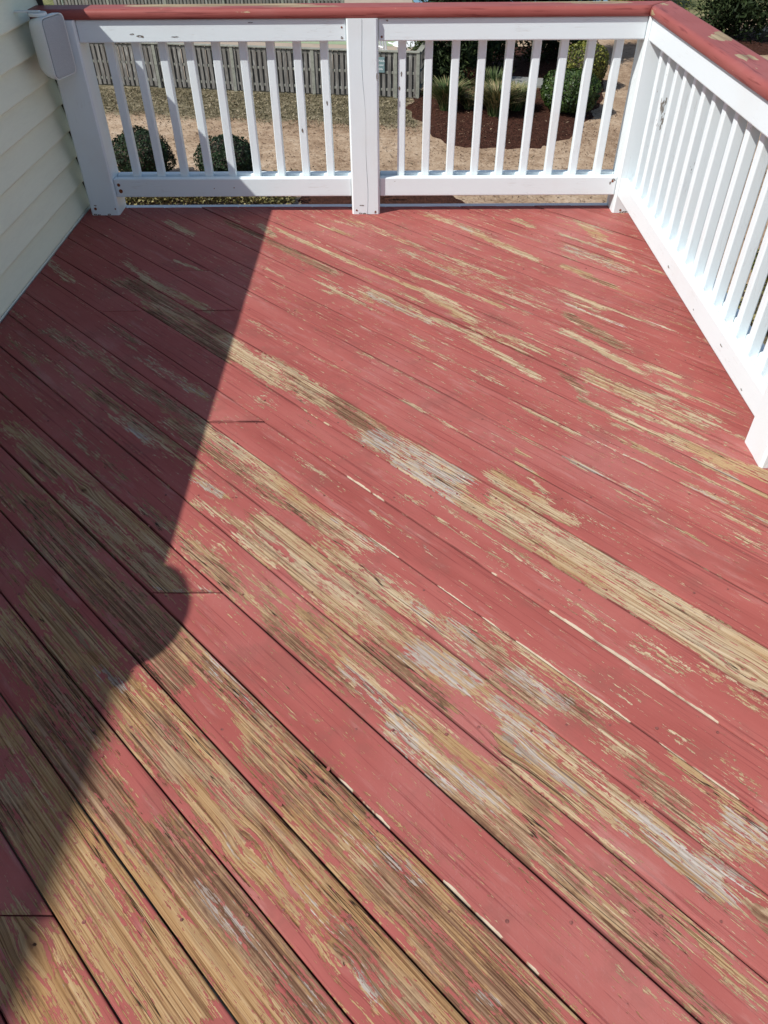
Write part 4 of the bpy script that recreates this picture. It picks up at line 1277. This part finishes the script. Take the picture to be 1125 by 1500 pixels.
conifer('evergreen_tree', 'large dark evergreen tree beyond the right cap rail', 12.1, 26.7, 6.0, 1.75, 20000, 24, M['conifer'], .2, .2)
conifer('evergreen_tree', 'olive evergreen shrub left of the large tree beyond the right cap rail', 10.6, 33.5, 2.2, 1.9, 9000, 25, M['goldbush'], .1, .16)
# slim pale trunks leaning beside the far right tree
for (x, y, lean, lab) in ((13.15, 27.0, (.25, .1), 'slim pale grey leaning trunk in front of the far right evergreen'), (13.85, 27.7, (.12, .0), 'slimmer pale upright trunk rightmost beyond the cap rail')):
    t = thing('bare_tree', lab, 'tree', (x, y, GZ))
    bm = bmesh.new(); tube(bm, [(0, 0, -.1), (lean[0] * .4, lean[1] * .3, .8), (lean[0], lean[1], 2.0), (lean[0] * 1.5, lean[1], 3.6)], [.07, .06, .045, .02], 8); bm_obj('trunk', bm, M['palebark'], t)
    bm = bmesh.new()
    for i in range(7):
        z = 1.6 + i * .28; a = i * 2.4; tube(bm, [(lean[0] * z / 2, 0, z), (lean[0] * z / 2 + math.cos(a) * .5, math.sin(a) * .5, z + .7)], [.02, .005], 5)
    bm_obj('branch', bm, M['palebark'], t)

def grass(label, x, y, r, h, nb, straw, seed):
    rg = np.random.default_rng(seed)
    a = rg.random(nb) * 6.283; rr = rg.random(nb) ** .5 * r * .35
    out = rg.uniform(.25, 1.05, nb) * r; hh = h * rg.uniform(.6, 1.1, nb)
    base = np.stack([np.cos(a) * rr, np.sin(a) * rr, np.zeros(nb)], 1)
    d = np.stack([np.cos(a), np.sin(a), np.zeros(nb)], 1); sd = np.stack([-np.sin(a), np.cos(a), np.zeros(nb)], 1)
    tw = rg.normal(size=(nb, 1)) * .15
    V = []; lv = []
    ts = (0, .35, .7, 1.0); wd = (.012, .012, .009, .001)
    rows = []
    for t, w in zip(ts, wd):
        c = base + d * (out * t ** 1.7)[:, None] + sd * tw * t + np.array([0, 0, 1]) * (hh * (t - .32 * t ** 3))[:, None]
        rows.append((c - sd * w, c + sd * w))
    V = np.stack([v for r_2 in rows for v in r_2], 1).reshape(-1, 3)
    b = np.arange(nb) * 8
    F = np.concatenate([np.stack([b + 2 * i, b + 2 * i + 1, b + 2 * i + 3, b + 2 * i + 2], 1) for i in range(3)])
    l0 = np.where(rg.random(nb) < straw, rg.uniform(.7, 1, nb), rg.uniform(.2, .55, nb))
    me = mesh_np('ornamental_grass', V, F); 
    lv = (l0[:, None] + np.array([-.25, -.25, -.05, -.05, .1, .1, .18, .18])[None]).ravel()
    fattr(me, 'lv', np.clip(lv, 0, 1))
    o = link('ornamental_grass', me, M['grassblade'], None, (x, y, GZ + .08)); tag(o, label, 'grass clump', 'ornamental grass clumps in the mulch bed')
grass('green ornamental grass clump nearest the fence corner in the mulch bed', 1.72, 17.9, .55, .95, 900, .22, 31)
grass('small low grass tuft between the two larger clumps', 2.3, 18.0, .4, .5, 420, .45, 32)
grass('large grass clump with blond straw top in the middle of the mulch bed', 2.95, 17.35, .62, 1.0, 1300, .55, 33)
grass('mixed green grass clump between the blond clump and the boxwood', 3.5, 17.8, .45, .85, 800, .3, 34)
grass('tall green grass clump behind the blond clump', 2.95, 18.3, .4, 1.15, 500, .05, 35)

shrub('dead_shrub', 'small rusty brown dead shrub under the dark evergreens', 'shrub', 2.5, 20.4, .26, .24, .46, 1500, .06, M['rustbush'], 12)
bm = bmesh.new(); bx(bm, (-.62, -.42, 0), (.62, .42, .10), .012); o = bm_obj('concrete_slab', bm, M['slab'], None, (4.05, 20.6, GZ + .06)); o.rotation_euler = (0, 0, -.3); tag(o, 'flat grey concrete slab in the mulch left of the boxwood', 'slab')

# ground cover, lawn blades and loose chips
def scatter_quads(name, n_, area, z, ln, wd, tilt, m, kind='stuff', keep=None, lvf=None):
    x = RNG.uniform(area[0], area[1], n_); y = RNG.uniform(area[2], area[3], n_)
    if keep is not None:
        k = keep(x, y); x, y = x[k], y[k]
    n2 = len(x)
    C = np.stack([x, y, z + RNG.random(n2) * .012], 1)
    N = np.array([[0, 0, 1]]) + RNG.normal(size=(n2, 3)) * tilt
    V, F = leaf_quads(C, N, rdir(n2), ln * RNG.uniform(.5, 1.5, n2), wd * RNG.uniform(.6, 1.3, n2))
    lv = np.clip(RNG.normal(size=n2) * .25 + .5, 0, 1) if lvf is None else lvf(n2)
    return leafmesh(name, V, F, lv, m, None, (0, 0, 0), kind)
def inbed(x, y):
    ins = np.zeros(len(x), bool); N = len(BED)
    for i in range(N):
        (xa, ya), (xb, yb) = BED[i], BED[(i + 1) % N]
        c = ((ya > y) != (yb > y)) & (x < (xb - xa) * (y - ya) / (yb - ya + 1e-9) + xa); ins ^= c
    return ins
scatter_quads('mulch_chips', 6000, (.3, 7, 14.5, 24), GZ + .10, .07, .022, .5, M['chip'], keep=lambda x, y: inbed(x + RNG.normal(size=len(x)) * .16, y + RNG.normal(size=len(x)) * .16), lvf=lambda k: np.where(RNG.random(k) < .05, RNG.uniform(.85, 1, k), RNG.uniform(.1, .5, k)))
scatter_quads('ground_debris', 24000, (-8, 12, 6, 26), GZ + .006, .06, .02, .3, M['chip'], keep=lambda x, y: ~inbed(x, y) & (x * .184 + y * .983 < 18.9))
scatter_quads('dry_grass', 5000, (-8, 12, 7, 22), GZ + .015, .10, .016, .8, M['straw'], keep=lambda x, y: ~inbed(x, y) & (x * .184 + y * .983 < 17) & (np.sin(x * 1.7 + y) + np.sin(y * 2.3 - x * .6) + RNG.normal(size=len(x)) * .5 > .5))
o = scatter_quads('dry_grass', 14000, (-9, 1.0, 15.9, 20.6), GZ + .02, .09, .022, .8, M['straw'], keep=lambda x, y: ~inbed(x, y) & (x * .184 + y * .983 < 19.1) & (x * .184 + y * .983 > 16.3 + RNG.normal(size=len(x)) * .25))
# variegated ground cover at the foot of the hollies
nl = 16000
x = RNG.uniform(-6.4, -1.7, nl); y = RNG.uniform(11.3, 12.4, nl)
hm = .30 + .12 * lump(np.stack([x, y, x * 0], 1), 77, 2.5) - .25 * np.maximum(0, (x + 3.1)) * (RNG.random(nl) > .3)
ok = hm > .06; x, y, hm = x[ok], y[ok], hm[ok]; k_ = len(x)
C = np.stack([x, y, GZ + hm * RNG.random(k_) ** .4], 1)
V, F = leaf_quads(C, np.array([[0, 0, 1]]) + rdir(k_) * .9, rdir(k_), .075 * RNG.uniform(.6, 1.3, k_), .042 * RNG.uniform(.7, 1.2, k_))
leafmesh('ground_cover', V, F, np.clip(.5 + RNG.normal(size=k_) * .22, 0, 1), M['variegated'], None, (0, 0, 0), 'stuff')
for i, (x, y, lab) in enumerate(((6.6, 7.9, 'low olive shrub on the ground seen between the right balusters, farther one'), (5.75, 6.5, 'low olive shrub on the ground seen between the right balusters, nearer one'))):
    shrub('ground_shrub', lab, 'shrub', x, y, .5, .5, .42, 2200, .06, M['variegated'] if i else M['goldbush'], 50 + i)
